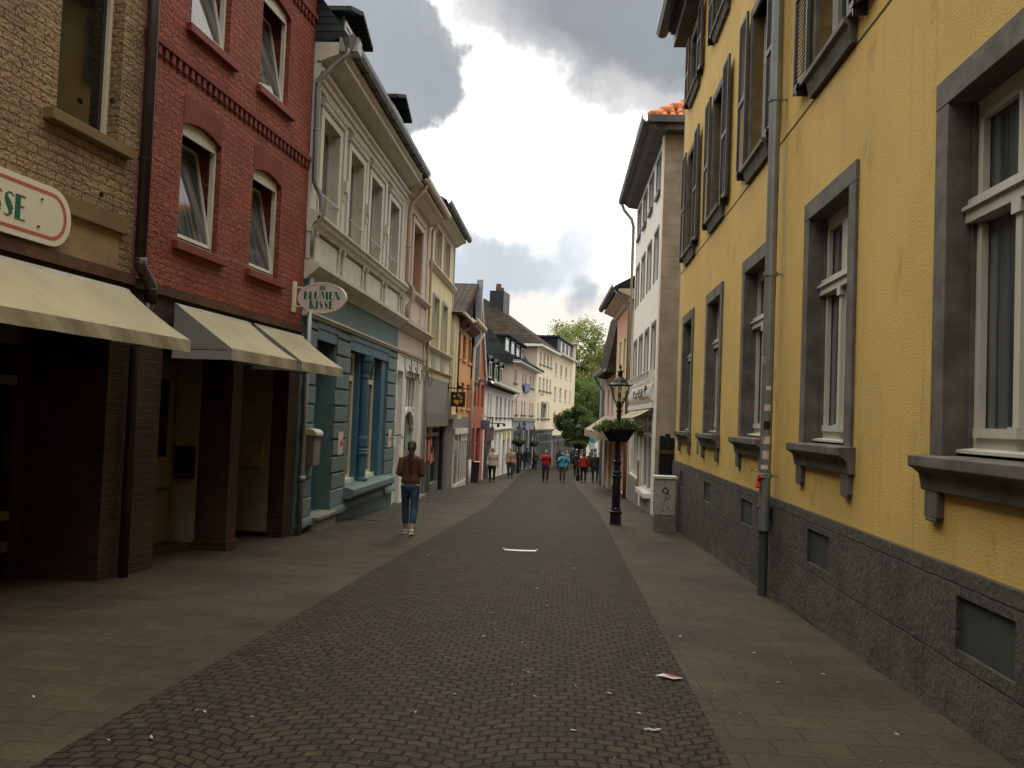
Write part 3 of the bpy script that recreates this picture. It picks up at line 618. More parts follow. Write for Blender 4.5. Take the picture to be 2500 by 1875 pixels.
# ================================================================ tan and red brick houses (left)
def arch_piece(m, u0, u1, z0, z1, rise, w0, w1, n=8):
    pts = [(u0, z1)]+[(u0+(u1-u0)*i/n, z0+rise*(1-(2*i/n-1)**2)) for i in range(n+1)]+[(u1, z1)]
    m.prism(pts, w0, w1)
def brick_houses():
    nd = Node('tan_brick_house', RED, 18.0, 0, -.45, 'tan painted brick house at the left edge, above the long cream shop sign', 'house')
    m = MB(); tw = [(16.6, 17.62, 4.34, 6.4), (13.6, 14.6, 4.34, 6.4)]
    shell(m, -6, 18.0, 3.0, 8.9, tw, .22, 9); m.build('wall', MT['tanbrick'], nd)
    MB().box(10, 17.72, 3.0, 3.42, 0, .012).build('plaster_panel', MT['tanplaster'], nd)
    MB().box(10, 17.80, 3.40, 3.58, -.02, .07).build('lintel', MT['tanpaint'], nd, bevel=.008)
    MB().box(-6, 18.0, 2.88, 3.0, -.3, .06).build('cornice', MT['darkcornice'], nd)
    for t in tw:
        wo = window(nd, *t, .20, 'cream', 'glassd', .055, (), (), (.17, .11, .10, 'tanpaint'), None)
    # ground floor: brick pier, recessed shopfront
    g = MB(); g.box(-6, 18.0, 2.55, 2.88, -.5, -.0).box(17.68, 18.0, -1, 2.55, -.93, 0).box(12.5, 13.2, -1, 2.55, -.93, 0).box(17.5, 17.68, -1, 2.7, -1.2, -.93)
    g.build('brick_pier', MT['clinker'], nd)
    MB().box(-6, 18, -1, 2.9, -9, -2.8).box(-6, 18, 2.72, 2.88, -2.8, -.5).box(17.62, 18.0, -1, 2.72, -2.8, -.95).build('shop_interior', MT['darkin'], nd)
    s = MB(); x0, x1 = 13.2, 17.5
    for z0, z1 in ((-.05, .06), (.28, .38), (1.72, 1.82), (2.15, 2.5)): s.box(x0, x1, z0, z1, -1.02, -.93)
    for u in (13.2, 15.2, 16.05, 16.62): s.box(u, u+.07, -.05, 2.5, -1.0, -.94)
    s.build('shopfront', MT['door'], nd)
    MB().box(x0, x1, -.5, 2.5, -1.06, -1.04).build('shop_window', MT['glassd'], nd)
    MB().profile([(.25, 8.85), (-4.5, 12.5), (-9.2, 8.9)], -6, 18.0).build('roof', MT['slate'], nd)
    MB().box(17.45, 17.50, 4.75, 4.80, 0, .03).box(17.35, 17.38, 3.72, 3.76, 0, .03).build('wall_hook', MT['black'], nd)

    nr = Node('red_brick_house', RED, 23.0, 0, -.55, 'red painted brick house with tilted white windows and a dentil band above two small awnings', 'house')
    W = [(18.93, 19.95, 3.57, 5.03), (20.93, 21.95, 3.57, 5.03), (18.99, 20.01, 6.27, 7.72), (20.99, 22.01, 6.27, 7.72)]
    hs = [(a, b, c, d+.10) for a, b, c, d in W]
    m = MB(); shell(m, 18.0, 23.02, 2.95, 8.8, hs, .5, 9); m.build('wall', MT['redbrick'], nr)
    for a, b, c, d in W:
        wo = window(nr, a+.01, b-.01, c, d+.10, .13, 'offwhite', 'glassd', .055, back=.32)
        MB().box(a-.11, b+.19, c-.11, c, -.18, .075).build('sill', MT['redpaint'], nr, wo, bevel=.01)
        ar = MB(); arch_piece(ar, a-.0, b+.0, d, d+.11, .09, -.15, .004); ar.box(a-.0, b+.0, d+.105, d+.36, -.02, .006)
        ar.build('arch', MT['redsmooth'], nr, wo)
        MB().box(a+.07, b-.07, d-.10, d+.04, -.085, -.06).build('roller_box', MT['offwhite'], nr, wo)
        # sash tilted inwards at the top
        t = MB(); z0, z1 = c+.075, d-.08; k = .26; e = .045
        def pt(u, f, dw): return (u, -.095-k*f+dw, z0+(z1-z0)*f)
        def bar(ua, ub, fa, fb):
            vs = [pt(u, f, dw) for f in (fa, fb) for dw in (0, .04) for u in (ua, ub)]
            t.add(vs, [(0, 1, 3, 2), (4, 6, 7, 5), (0, 4, 5, 1), (2, 3, 7, 6), (0, 2, 6, 4), (1, 5, 7, 3)])
        bar(a+.06, a+.06+e, 0, 1); bar(b-.06-e, b-.06, 0, 1); bar(a+.06, b-.06, 0, .035); bar(a+.06, b-.06, .965, 1)
        so_ = t.build('tilted_sash', MT['offwhite'], nr, wo)
        MB().quad(pt(a+.1, .03, .02), pt(b-.1, .03, .02), pt(b-.1, .97, .02), pt(a+.1, .97, .02)).build('sash_pane', MT['glassc'], nr, wo)
    # dentil courses
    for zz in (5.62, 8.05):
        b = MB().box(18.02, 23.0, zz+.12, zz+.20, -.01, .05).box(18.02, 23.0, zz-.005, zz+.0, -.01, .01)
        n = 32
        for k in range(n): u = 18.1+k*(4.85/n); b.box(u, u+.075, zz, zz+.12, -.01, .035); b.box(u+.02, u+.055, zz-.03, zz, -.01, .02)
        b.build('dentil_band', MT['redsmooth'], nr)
        MB().box(18.02, 23.0, zz-.01, zz+.12, -.0, .004).build('band_shadow_paint', plain('dentil_shadow_red', (.06, .014, .01), .8), nr)  # dark backing strip: shade between the dentils painted as colour
    MB().box(18.0, 23.02, 2.86, 2.965, -.3, .05).build('cornice', MT['darkcornice'], nr)
    g = MB(); g.box(18.0, 23.02, 2.5, 2.86, -.27, 0).box(18.0, 18.75, -1.1, 2.5, -.47, 0).box(20.63, 20.93, -1.1, 2.5, -.466, 0).box(22.62, 23.0, -1.1, 2.5, -.27, 0)
    g.box(20.6, 20.95, -.62, -.30, -.48, .03).build('brick_pier', MT['clinker'], nr)
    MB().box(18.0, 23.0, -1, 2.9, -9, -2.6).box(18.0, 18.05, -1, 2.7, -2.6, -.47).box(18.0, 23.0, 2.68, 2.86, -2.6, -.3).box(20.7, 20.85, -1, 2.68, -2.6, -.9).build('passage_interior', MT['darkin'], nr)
    MB().box(22.60, 22.66, -.42, 2.68, -2.6, -.272).box(20.62, 20.68, -.36, 2.68, -.9, -.468).build('white_plaster', MT['whitewall'], nr)
    MB().box(18.75, 20.62, -.9, -.34, -2.4, -.5).build('door_step', MT['clinker'], nr)
    d = MB(); dw = -.80
    d.box(19.0, 20.6, -.34, 2.68, dw-.06, dw-.02); d.box(19.3, 20.48, -.30, 2.05, dw-.02, dw+.01); d.box(20.5, 20.6, -.34, 2.6, dw-.02, dw+.05); d.box(19.2, 19.3, -.34, 2.6, dw-.02, dw+.05).box(19.3, 20.5, 2.07, 2.16, dw-.02, dw+.04)
    d.box(19.42, 20.36, -.18, .38, dw+.01, dw+.022).box(19.42, 20.36, .46, .72, dw+.01, dw+.022)
    do = d.build('door', MT['door'], nr)
    MB().box(19.45, 20.33, .86, 1.92, dw+.01, dw+.02).box(19.45, 20.33, 2.22, 2.45, dw+.0, dw+.02).build('door_glass', MT['glassd'], nr, do)
    MB().box(19.4, 20.38, .40, .44, dw+.02, dw+.05).build('door_rail', MT['brownwood'], nr, do)
    x = MB().box(22.50, 22.60, .62, 1.02, -.80, -.36).build('letter_box', MT['mailbox'], nr)
    MB().box(22.485, 22.50, .66, .98, -.76, -.40).build('letter_box_lid', MT['whitewall'], nr, x)
    MB().box(20.50, 20.62, .55, 1.0, -.76, -.50).build('notice_box', MT['darkin'], nr)
    MB().profile([(.3, 8.75), (-4.5, 12.7), (-9.2, 8.8)], 18.0, 23.0).build('roof', MT['slate'], nr)
    # brown pipe between the two houses
    pd = Node('brown_downpipe', RED, 18.0, .10, -.38, 'dark brown rainwater pipe with a bend, between the tan house and the red house', 'pipe')
    m = MB().tube([(18.0, .10, 9.0), (18.0, .10, 3.16)], .065, 12).tube([(18.0, .10, 3.2), (18.02, .10, 3.10), (18.10, .12, 3.0), (18.16, .15, 2.9), (18.17, .15, 2.7)], .07, 12)
    m.build('upper_pipe', MT['pipebrown'], pd, smooth=True)
    b = MB().tube([(18.17, .15, 2.78), (18.12, .13, 2.55), (18.03, .10, 2.4), (18.0, .10, 2.3), (18.0, .10, -.42)], .055, 12); b.build('lower_pipe', MT['pipebrown'], pd, smooth=True)
    c = MB()
    for z in (8.2, 6.2, 4.3): c.lathe([(.066, -.02), (.078, -.02), (.078, .02), (.066, .02)], (18.0, .1, z), 12)
    c.lathe([(.07, -.015), (.08, 0), (.07, .015)], (18.17, .15, 2.86), 12); c.build('pipe_collar', MT['black'], pd)
brick_houses()

def awning(fr, u0, u1, zt, zf, wf, val, mat, label, group, side_mat=None, grey=False, near_side=True, scal=0, w0=.08, zb=None, name='awning'):
    nd = Node(name, fr, (u0+u1)/2, 0, zb if zb is not None else zt-.8, label, 'awning', group)
    th = .006; m = MB(); n = 10
    # slightly sagging cloth
    P = []
    for j in range(7):
        t = j/6; P.append((w0+(wf-w0)*t, zt+(zf-zt)*t-.03*math.sin(math.pi*t)))
    Q = P+[(a, b-th) for a, b in P[::-1]]
    m.profile(Q, u0, u1); m.build('cloth', MT[mat], nd)
    v = MB(); N = 48
    for j in range(N):
        a = u0+(u1-u0)*j/N; b = u0+(u1-u0)*(j+1)/N
        f = lambda x: wf+.012*math.sin(x*9.0)+.004
        g = lambda x: (zf-val-(.018*abs(math.sin(math.pi*(x-u0)/.25)) if scal else 0.))
        v.quad((a, wf, zf), (b, wf, zf), (b, f(b), g(b)), (a, f(a), g(a)))
    v.build('valance', MT[mat], nd)
    if near_side:
        s = MB()
        for u in ((u0, u1) if near_side == 2 else (u0,)):
            s.quad((u, w0, zt), (u, wf, zf), (u, wf-.02, zf-.02), (u, w0, zf-.02)); s.quad((u-.002, w0, zf-.03), (u-.002, wf, zf-.03), (u-.012, wf+.01, zf-val), (u-.012, w0, zf-val))
        s.build('side_cloth', MT[side_mat or mat], nd)
    f = MB().tube([(u0, wf-.03, zf-.03), (u1, wf-.03, zf-.03)], .018, 8).tube([(u0, w0+.02, zt-.04), (u1, w0+.02, zt-.04)], .03, 8)
    for u in (u0+.12, u1-.12): f.tube([(u, w0, zf-.1), (u, wf-.03, zf-.03)], .012, 6)
    f.build('frame', MT['awnu'], nd); return nd
awning(RED, 9.5, 17.80, 2.82, 2.27, .86, .13, 'awn', 'wide beige cloth awning over the dark shopfront of the tan brick house', None, near_side=False)
awning(RED, 18.82, 20.84, 2.80, 2.27, .83, .14, 'awn', 'beige awning with a grey side panel over the cream door of the red house', 'small awnings on the red house', 'awng')
awning(RED, 21.02, 22.84, 2.80, 2.27, .83, .14, 'awn', 'beige awning over the white plastered passage, nearest the oval shop sign', 'small awnings on the red house', 'awng')

# ---------------------------------------------------------------- sign lettering in fat art-deco capitals
def deco(m, ch, x, z, h, w0, w1, flip=1):
    """add letter polygons; returns the advance"""
    F, T = .30, .055
    def B(a0, a1, b0, b1): m.prism([(x+flip*a0*h, z+b0*h), (x+flip*a1*h, z+b0*h), (x+flip*a1*h, z+b1*h), (x+flip*a0*h, z+b1*h)], w0, w1)
    def pol(*p): m.prism([(x+flip*a*h, z+b*h) for a, b in p], w0, w1)
    def rib(pts):
        for (a, b, r), (c, d, q) in zip(pts[:-1], pts[1:]):
            dx, dz = c-a, d-b; l = math.hypot(dx, dz) or 1; nx, nz = -dz/l, dx/l
            pol((a+nx*r, b+nz*r), (c+nx*q, d+nz*q), (c-nx*q, d-nz*q), (a-nx*r, b-nz*r))
    def bowl(cx, cz, rx, rz, t=T/2, a0=-90, a1=90, n=9): rib([(cx+rx*math.cos(math.radians(a0+(a1-a0)*i/n)), cz+rz*math.sin(math.radians(a0+(a1-a0)*i/n)), t) for i in range(n+1)])
    if ch == 'B': B(0, F, 0, 1); bowl(F, .755, .24, .215); bowl(F, .27, .30, .245); return .68
    if ch == 'L': B(0, F, 0, 1); B(F, .60, 0, T); return .64
    if ch == 'U': B(0, F, .22, 1); pol((0, .23), (F, .23), (F+.03, .02), (.16, .04)); rib([(F-.05, .05, T/2), (.45, .02, T/2), (.60, .12, T/2), (.64, .3, T/2), (.64, 1, T/2)]); return .76
    if ch == 'M': rib([(.03, 0, T/2), (.12, 1, T/2)]); pol((.10, 1), (.36, 1), (.60, .22), (.46, .10)); rib([(.54, .18, T/2), (.82, 1, T/2)]); pol((.70, 1), (.98, 1), (1.06, 0), (.76, 0)); return 1.14
    if ch == 'E': B(0, F, 0, 1); B(F, .58, 1-T, 1); B(F, .52, .52, .52+T); B(F, .60, 0, T); return .68
    if ch == 'N': rib([(.03, 0, T/2), (.03, 1, T/2)]); pol((0, 1), (.30, 1), (.72, 0), (.42, 0)); rib([(.70, 0, T/2), (.70, 1, T/2)]); return .80
    if ch == 'R': B(0, F, 0, 1); bowl(F, .74, .26, .23); pol((F, .50), (.46, .50), (.78, 0), (.50, 0)); return .80
    if ch == 'I': B(0, F, 0, 1); return .38
    if ch == 'S': rib([(.56, .86, .02), (.42, .965, .025), (.24, .95, .03), (.13, .80, .07), (.20, .64, .13), (.36, .45, .15), (.44, .26, .12), (.36, .09, .05), (.20, .03, .025), (.06, .10, .02)]); return .66
    return .4
def deco_line(m, txt, xc, z, h, w0, w1, flip=1):
    adv = {'B': .68, 'L': .64, 'U': .76, 'M': 1.14, 'E': .68, 'N': .80, 'R': .80, 'I': .38, 'S': .66}
    tot = sum(adv[c] for c in txt)*h-.08*h; x = xc-flip*tot/2
    for c in txt: x += flip*deco(m, c, x, z, h, w0, w1, flip)*h
def flower_mark(m, x, z, r, w0, w1):
    for k in range(16):
        a = 2*math.pi*k/16; L = r*(1 if k % 2 else .7); c, s = math.cos(a), math.sin(a)
        m.prism([(x+.25*r*c-.07*r*s, z+.25*r*s+.07*r*c), (x+L*c, z+L*s*.8), (x+.25*r*c+.07*r*s, z+.25*r*s-.07*r*c)], w0, w1)
    for k in range(6):
        a = 2*math.pi*k/6; m.prism([(x+.33*r*math.cos(a)+.16*r*math.cos(b), z+.28*r*math.sin(a)+.14*r*math.sin(b)) for b in [i*math.pi/4 for i in range(8)]], w0, w1+.0005)
def stadium(u0, u1, z0, z1, n=12):
    r = (z1-z0)/2; c = (z0+z1)/2
    return [(u1-r+r*math.cos(a), c+r*math.sin(a)) for a in [math.pi*(i/n-.5) for i in range(n+1)]]+[(u0+r+r*math.cos(a), c+r*math.sin(a)) for a in [math.pi*(i/n+.5) for i in range(n+1)]]
def ring(m, outer, inner, w0, w1):
    n = len(outer)
    for i in range(n):
        j = (i+1) % n; m.prism([outer[i], outer[j], inner[j], inner[i]], w0, w1)
def signs_left():
    nd = Node('long_shop_sign', RED, 14.6, .09, 3.02, 'long rounded cream shop sign with green lettering ending in SE and a red border', 'sign')
    m = MB().prism(stadium(12.4, 16.80, 3.03, 3.585), .05, .085); m.build('board', MT['signw'], nd)
    b = MB(); ring(b, stadium(12.44, 16.73, 3.085, 3.53), stadium(12.48, 16.69, 3.115, 3.50), .084, .088); b.build('border', MT['signred'], nd)
    l = MB(); x = 15.42-.0
    for c in 'RISSE': pass
    h = .225; x = 16.168-(.80+.38+.66+.66+.68)*h
    for c in 'RISSE': x += deco(l, c, x, 3.178, h, .084, .089)*h
    l.build('lettering', MT['green'], nd)
    s = MB()
    for u, z in ((16.36, 3.43), (16.33, 3.17)): s.lathe([(.014, -.0), (.014, .01)], (u, .09, z), 8)
    s.build('screw', MT['black'], nd)
    # oval hanging sign, perpendicular to the wall
    fo = Fr((RED.P(22.62, 0, 0).x, RED.P(22.62, 0, 0).y), (RED.P(22.62, 1, 0).x, RED.P(22.62, 1, 0).y), 1)   # u runs out from the wall, w faces away
    fo.side = -1; fo.n = -fo.n if False else Vector((-fo.d.y, fo.d.x))*-1
    no = Node('oval_shop_sign', fo, 0, 0, 3.1, 'oval pale sign reading BLUMEN RISSE in green, hanging out from the red house', 'sign')
    E = lambda rx, rz, n=40: [(.50+rx*math.cos(2*math.pi*i/n), 3.40+rz*math.sin(2*math.pi*i/n)) for i in range(n)]
    MB().prism(E(.40, .245), -.035, .035).build('board', MT['signp'], no)
    r = MB(); ring(r, E(.405, .25), E(.385, .23), -.04, .04); r.build('rim', MT['signw'], no)
    r = MB(); ring(r, E(.36, .21), E(.355, .205), .034, .0375); ring(r, E(.36, .21), E(.355, .205), -.0375, -.034); r.build('inner_line', MT['steel'], no)
    for sgn in (1, -1):
        l = MB(); w0, w1 = (.034, .039) if sgn > 0 else (-.039, -.034)
        deco_line(l, 'BLUMEN', .50, 3.365, .132, w0, w1, sgn); deco_line(l, 'RISSE', .50, 3.215, .132, w0, w1, sgn); flower_mark(l, .50, 3.555, .078, w0, w1)
        l.build('lettering', MT['green'], no)
    b = MB().box(0, .035, 3.16, 3.66, -.05, .05).box(.03, .16, 3.55, 3.575, -.012, .012).box(.03, .16, 3.245, 3.27, -.012, .012); b.build('bracket', MT['signw'], no)
signs_left()

# ================================================================ grey and blue house
def dormer(nd, u0, u1, z0, z1, w0, w1, wall, roofm, win=True, over=.12, rise=.25, nwin=1, flat=False, fm='white'):
    m = MB().box(u0, u1, z0, z1, w1, w0); d = m.build('dormer', MT[wall], nd)
    r = MB()
    if flat: r.box(u0-over, u1+over, z1, z1+.12, w1, w0+over*1.5)
    else: r.prism([(u0-over, z1-.02), ((u0+u1)/2, z1+rise), (u1+over, z1-.02), (u1+over, z1+.06), ((u0+u1)/2, z1+rise+.09), (u0-over, z1+.06)], w1, w0+over)
    r.build('dormer_roof', MT[roofm], nd, d)
    if win:
        W_ = (u1-u0)/nwin
        for k in range(nwin):
            a, b = u0+W_*k+.1, u0+W_*(k+1)-.1
            f = MB().box(a, a+.06, z0+.1, z1-.08, w0, w0+.03).box(b-.06, b, z0+.1, z1-.08, w0, w0+.03).box(a+.06, b-.06, z0+.1, z0+.17, w0, w0+.03).box(a+.06, b-.06, z1-.15, z1-.08, w0, w0+.03)
            fo = f.build('dormer_window', MT[fm], nd, d)
            MB().box(a+.05, b-.05, z0+.15, z1-.13, w0+.004, w0+.015).build('pane', MT['glass'], nd, fo)
    return d
def blue_house():
    nd = Node('grey_and_blue_house', BLU, 8.32, 0, -.83, 'pale grey ornate house with four tall windows above a blue rusticated ground floor', 'house')
    Wn = [(.62, 1.80), (2.58, 3.75), (4.42, 5.60), (6.48, 7.66)]; L = 8.32
    m = MB(); shell(m, 0, L, 4.7, 7.75, [(a, b, 5.0, 6.80) for a, b in Wn], .30, 8); m.build('wall', MT['greywall'], nd)
    for a, b in Wn:
        wo = window(nd, a+.05, b-.05, 4.98, 6.76, .21, 'stucw', 'glassc', .05)
        s = MB().box(a-.13, a+.05, 4.92, 6.76, -.30, .035).box(b-.05, b+.13, 4.92, 6.76, -.30, .035).box(a-.13, b+.13, 6.76, 6.90, -.30, .038)
        s.profile([(-.02, 6.90), (.06, 6.90), (.08, 6.93), (.09, 6.99), (.11, 7.0), (.11, 7.03), (-.02, 7.03)], a-.17, b+.17)
        s.build('surround', MT['stucw'], nd, wo, bevel=.004)
        MB().tube([(a-.02, .05, 5.38), (b+.02, .05, 5.38)], .009, 6).tube([(a+.05, .05, 5.38), (a+.05, -.1, 5.38)], .008, 6).tube([(b-.05, .05, 5.38), (b-.05, -.1, 5.38)], .008, 6).build('guard_rail', MT['steel'], nd, wo)
    # pilaster strips, small consoles
    pz = MB()
    for c in (2.19, 4.08, 6.04): pz.box(c-.10, c+.10, 5.0, 7.05, 0, .025)
    pz.box(0, .32, 4.98, 7.2, 0, .04).box(8.0, L, 4.98, 7.2, 0, .04); pz.build('pilaster', MT['stucw'], nd)
    k = MB()
    for c in (2.19, 4.08, 6.04): k.box(c-.06, c+.06, 5.80, 6.02, .02, .09).box(c-.05, c+.05, 5.62, 5.80, .02, .05)
    k.build('console', MT['stucw'], nd)
    c = MB().profile([(-.02, 7.12), (.05, 7.12), (.06, 7.2), (.10, 7.22), (.11, 7.30), (.16, 7.33), (.17, 7.38), (-.02, 7.38)], 0, L)
    c.profile([(-.02, 7.50), (.12, 7.50), (.30, 7.58), (.42, 7.62), (.42, 7.70), (.47, 7.74), (.47, 7.82), (-.02, 7.82)], 0, L)
    c.build('cornice', MT['stucw'], nd)
    d = MB(); n = 95
    for i in range(n): u = .03+i*(L-.06)/n; d.box(u, u+.05, 7.39, 7.49, -.01, .11)
    d.box(0, L, 7.38, 7.50, -.02, .04); d.build('dentils', MT['stucw'], nd)
    g = MB(); gutter(g, .02, L+.25, .53, 7.93, .105)
    for i in range(10): u = .5+i*.85; g.lathe([(.108, 0), (.112, .01), (.108, .02)], (u, .53, 7.9), 10) if False else g.box(u, u+.025, 7.80, 7.84, .43, .63)
    g.build('gutter', MT['zincd'], nd)
    MB().profile([(.55, 7.96), (-.9, 9.9), (-4.0, 10.6), (-8.2, 7.9), (-8.2, 7.7), (.3, 7.85)], 0, L).build('roof', MT['slate'], nd)
    dormer(nd, 1.7, 3.2, 8.35, 9.1, -.02, -2.2, 'slate', 'slate', True, .2, .3)
    dormer(nd, 6.3, 7.8, 8.35, 9.15, -.02, -2.2, 'slate', 'slate', True, .2, .3)
    # ledge below the windows, panelled balustrade, lower cornice
    l = MB().profile([(-.02, 4.66), (.10, 4.66), (.12, 4.74), (.17, 4.77), (.18, 4.84), (.22, 4.86), (.22, 4.90), (.18, 4.93), (-.02, 4.99)], -.02, L+.02)
    l.profile([(-.02, 3.78), (.04, 3.78), (.08, 3.83), (.20, 3.93), (.26, 3.99), (.26, 4.06), (-.02, 4.12)], -.02, L+.02); l.build('moulded_ledge', MT['stucw'], nd)
    p = MB().box(0, L, 4.1, 4.68, -.3, .02); p.build('balustrade_wall', MT['greywall'], nd)
    q = MB(); xs = [0.02, 2.0, 3.95, 5.9, 7.95]
    for a, b in zip(xs[:-1], xs[1:]):
        q.box(a+.32, b-.22, 4.14, 4.60, .02, .055)
    q.build('relief_panel', MT['stucw'], nd, bevel=.01)
    q = MB()
    for a in xs[1:-1]+[.1, 8.0]:
        for e in (-.14, .2): q.box(a+e, a+e+.10, 4.12, 4.66, .02, .075).box(a+e-.02, a+e+.12, 4.58, 4.66, .02, .095)
    q.build('balustrade_pilaster', MT['stucw'], nd)
    # ground floor
    MB().box(0, L, 3.2, 3.80, -.3, .0).build('fascia', MT['tealf'], nd)
    MB().profile([(-.02, 3.16), (.07, 3.16), (.09, 3.20), (.12, 3.215), (.12, 3.245), (-.02, 3.26)], .0, L).build('string_course', MT['stucw'], nd)
    m = MB(); gh = [(.88, 2.15, -.32, 2.97), (3.28, 7.0, .06, 2.97)]
    shell(m, 0, L, -1.2, 3.17, gh, .34, 7); m.build('ground_floor_wall', MT['tealf'], nd)
    bl = MB()
    for (a, b) in ((.16, .86), (2.17, 3.26), (7.02, 8.16)):
        z = -.03+.0; k = 0
        for i in range(10):
            z0 = .17+.325*(i-0)-.10
            if z0 > 3.1: break
            z1 = min(z0+.285, 3.12); bl.box(a+(.0 if i % 2 else .05), b-(.0 if i % 2 else .05), z0, z1, 0, .045)
    bl.build('rusticated_block', MT['teal'], nd, bevel=.012)
    st = MB()
    for (a, b) in ((.16, .86), (2.17, 3.26), (7.02, 8.16)): st.box(a, b, -.28, .05, 0, .05)
    st.build('rough_base_block', MT['tealst'], nd, bevel=.02)
    ba = MB()
    for (a, b) in ((.10, .88), (2.15, 3.28), (7.0, 8.22)): ba.profile([(0, -.28), (.06, -.28), (.09, -.33), (.10, -.38), (.10, -.42), (0, -.42)], a, b)
    ba.profile([(0, -.28), (.03, -.28), (.06, -.34), (.06, -.42), (0, -.42)], 3.28, 7.0)
    ba.build('base_moulding', MT['teal'], nd)
    # blue niche with closed door, lintels, column, display windows
    MB().box(.88, 2.15, -.32, 2.97, -.36, -.30).build('blue_door', MT['blue'], nd)
    MB().box(.84, 2.19, 2.84, 3.10, -.01, .03).box(.80, 2.22, 3.04, 3.14, -.01, .05).box(3.2, 7.08, 2.84, 3.10, -.01, .03).box(3.16, 7.12, 3.04, 3.14, -.01, .05).build('lintel', MT['blue'], nd)
    MB().box(3.28, 7.0, .06, 2.90, -.40, -.33).box(4.55, 5.15, .06, 2.9, -.33, -.10).box(3.28, 3.45, .06, 2.9, -.33, -.02).box(6.55, 7.0, .06, 2.9, -.33, -.02).build('blue_pier', MT['blue'], nd)
    for a, b in ((3.45, 4.55), (5.15, 6.55)):
        wo = window(nd, a, b, .10, 2.84, .26, 'cream', 'glassc', .09, (), (.80,), None)
        MB().box(a-.02, b+.02, .02, .15, -.26, -.10).build('window_board', MT['cream'], nd, wo)
    cl = MB().lathe([(.15, .06), (.15, .12), (.10, .14), (.10, .62), (.135, .64), (.14, .68), (.11, .70), (.125, .74), (.10, .78), (.12, .82), (.12, 1.0), (.10, 1.05), (.095, 2.05), (.08, 2.3), (.10, 2.34), (.09, 2.42), (.12, 2.5), (.14, 2.66), (.17, 2.70), (.17, 2.84)], (4.85, -.02, 0), 18)
    cl.build('cast_column', MT['blue'], nd)
    MB().profile([(-.3, .09), (.16, .04), (.26, -.0), (.26, -.12), (.20, -.19), (-.02, -.19), (-.02, -.1)], 3.10, 7.35).build('sill', MT['teal'], nd, bevel=.01)
    MB().box(.86, 2.16, -.72, -.32, -.2, .16).box(.84, 2.18, -.36, -.31, -.2, .20).build('door_step', MT['greystone'], nd)
    pb = MB().tube([(.0, .60, 7.8), (.0, .58, 7.62), (-.02, .40, 7.45), (-.02, .12, 7.18), (-.02, .09, 7.0), (.02, .09, 5.45), (.06, .12, 5.35), (.10, .20, 5.2), (.10, .22, 4.85), (.06, .10, 4.65), (.04, .08, 4.5), (.04, .08, 4.15)], .045, 10)
    pb.tube([(.06, .10, 3.8), (.06, .10, .35), (.06, .10, -.6)], [.045, .045, .045], 10).lathe([(.06, -.05), (.075, 0), (.06, .05)], (.06, .10, .42), 10)
    for z in (6.3, 7.1): pb.lathe([(.046, -.015), (.058, 0), (.046, .015)], (.0, .09, z), 10)
    pb.build('drainpipe', MT['zinc'], nd, smooth=True)
    hb = MB().box(-.02, .26, 7.66, 7.9, .42, .74).lathe([(.16, 0), (.10, -.22), (.05, -.26)], (.06, .60, 7.9), 12); hb.build('rain_hopper', MT['zinc'], nd)
    for u, lab in ((2.72, None), (7.55, None)):
        t = MB().box(u-.20, u+.16, .72, 1.17, .045, .055); to = t.build('white_poster', MT['signp'], nd)
        s = MB()
        for (a, b, c, d) in ((-.10, .93, -.02, .98), (-.02, .88, .08, 1.02), (.02, .90, .11, .97), (-.12, .87, -.04, .91)): s.prism([(u+a, b), (u+c, b+.01), (u+c+.01, d), (u+a+.02, d-.02)], .055, .058)
        s.build('red_mark', MT['red'], nd, to)
    mb = MB().box(.36, .76, .62, 1.12, .045, .20); mb.prism([(.34, 1.12), (.78, 1.12), (.78, 1.15), (.34, 1.15)], .045, .24); mo = mb.build('letter_box', MT['mailbox'], nd, bevel=.02)
    MB().profile([(.05, 1.15), (.24, 1.15), (.235, 1.19), (.19, 1.235), (.12, 1.25), (.05, 1.25)], .34, .78).build('letter_box_lid', MT['cream'], nd, mo)
blue_house()

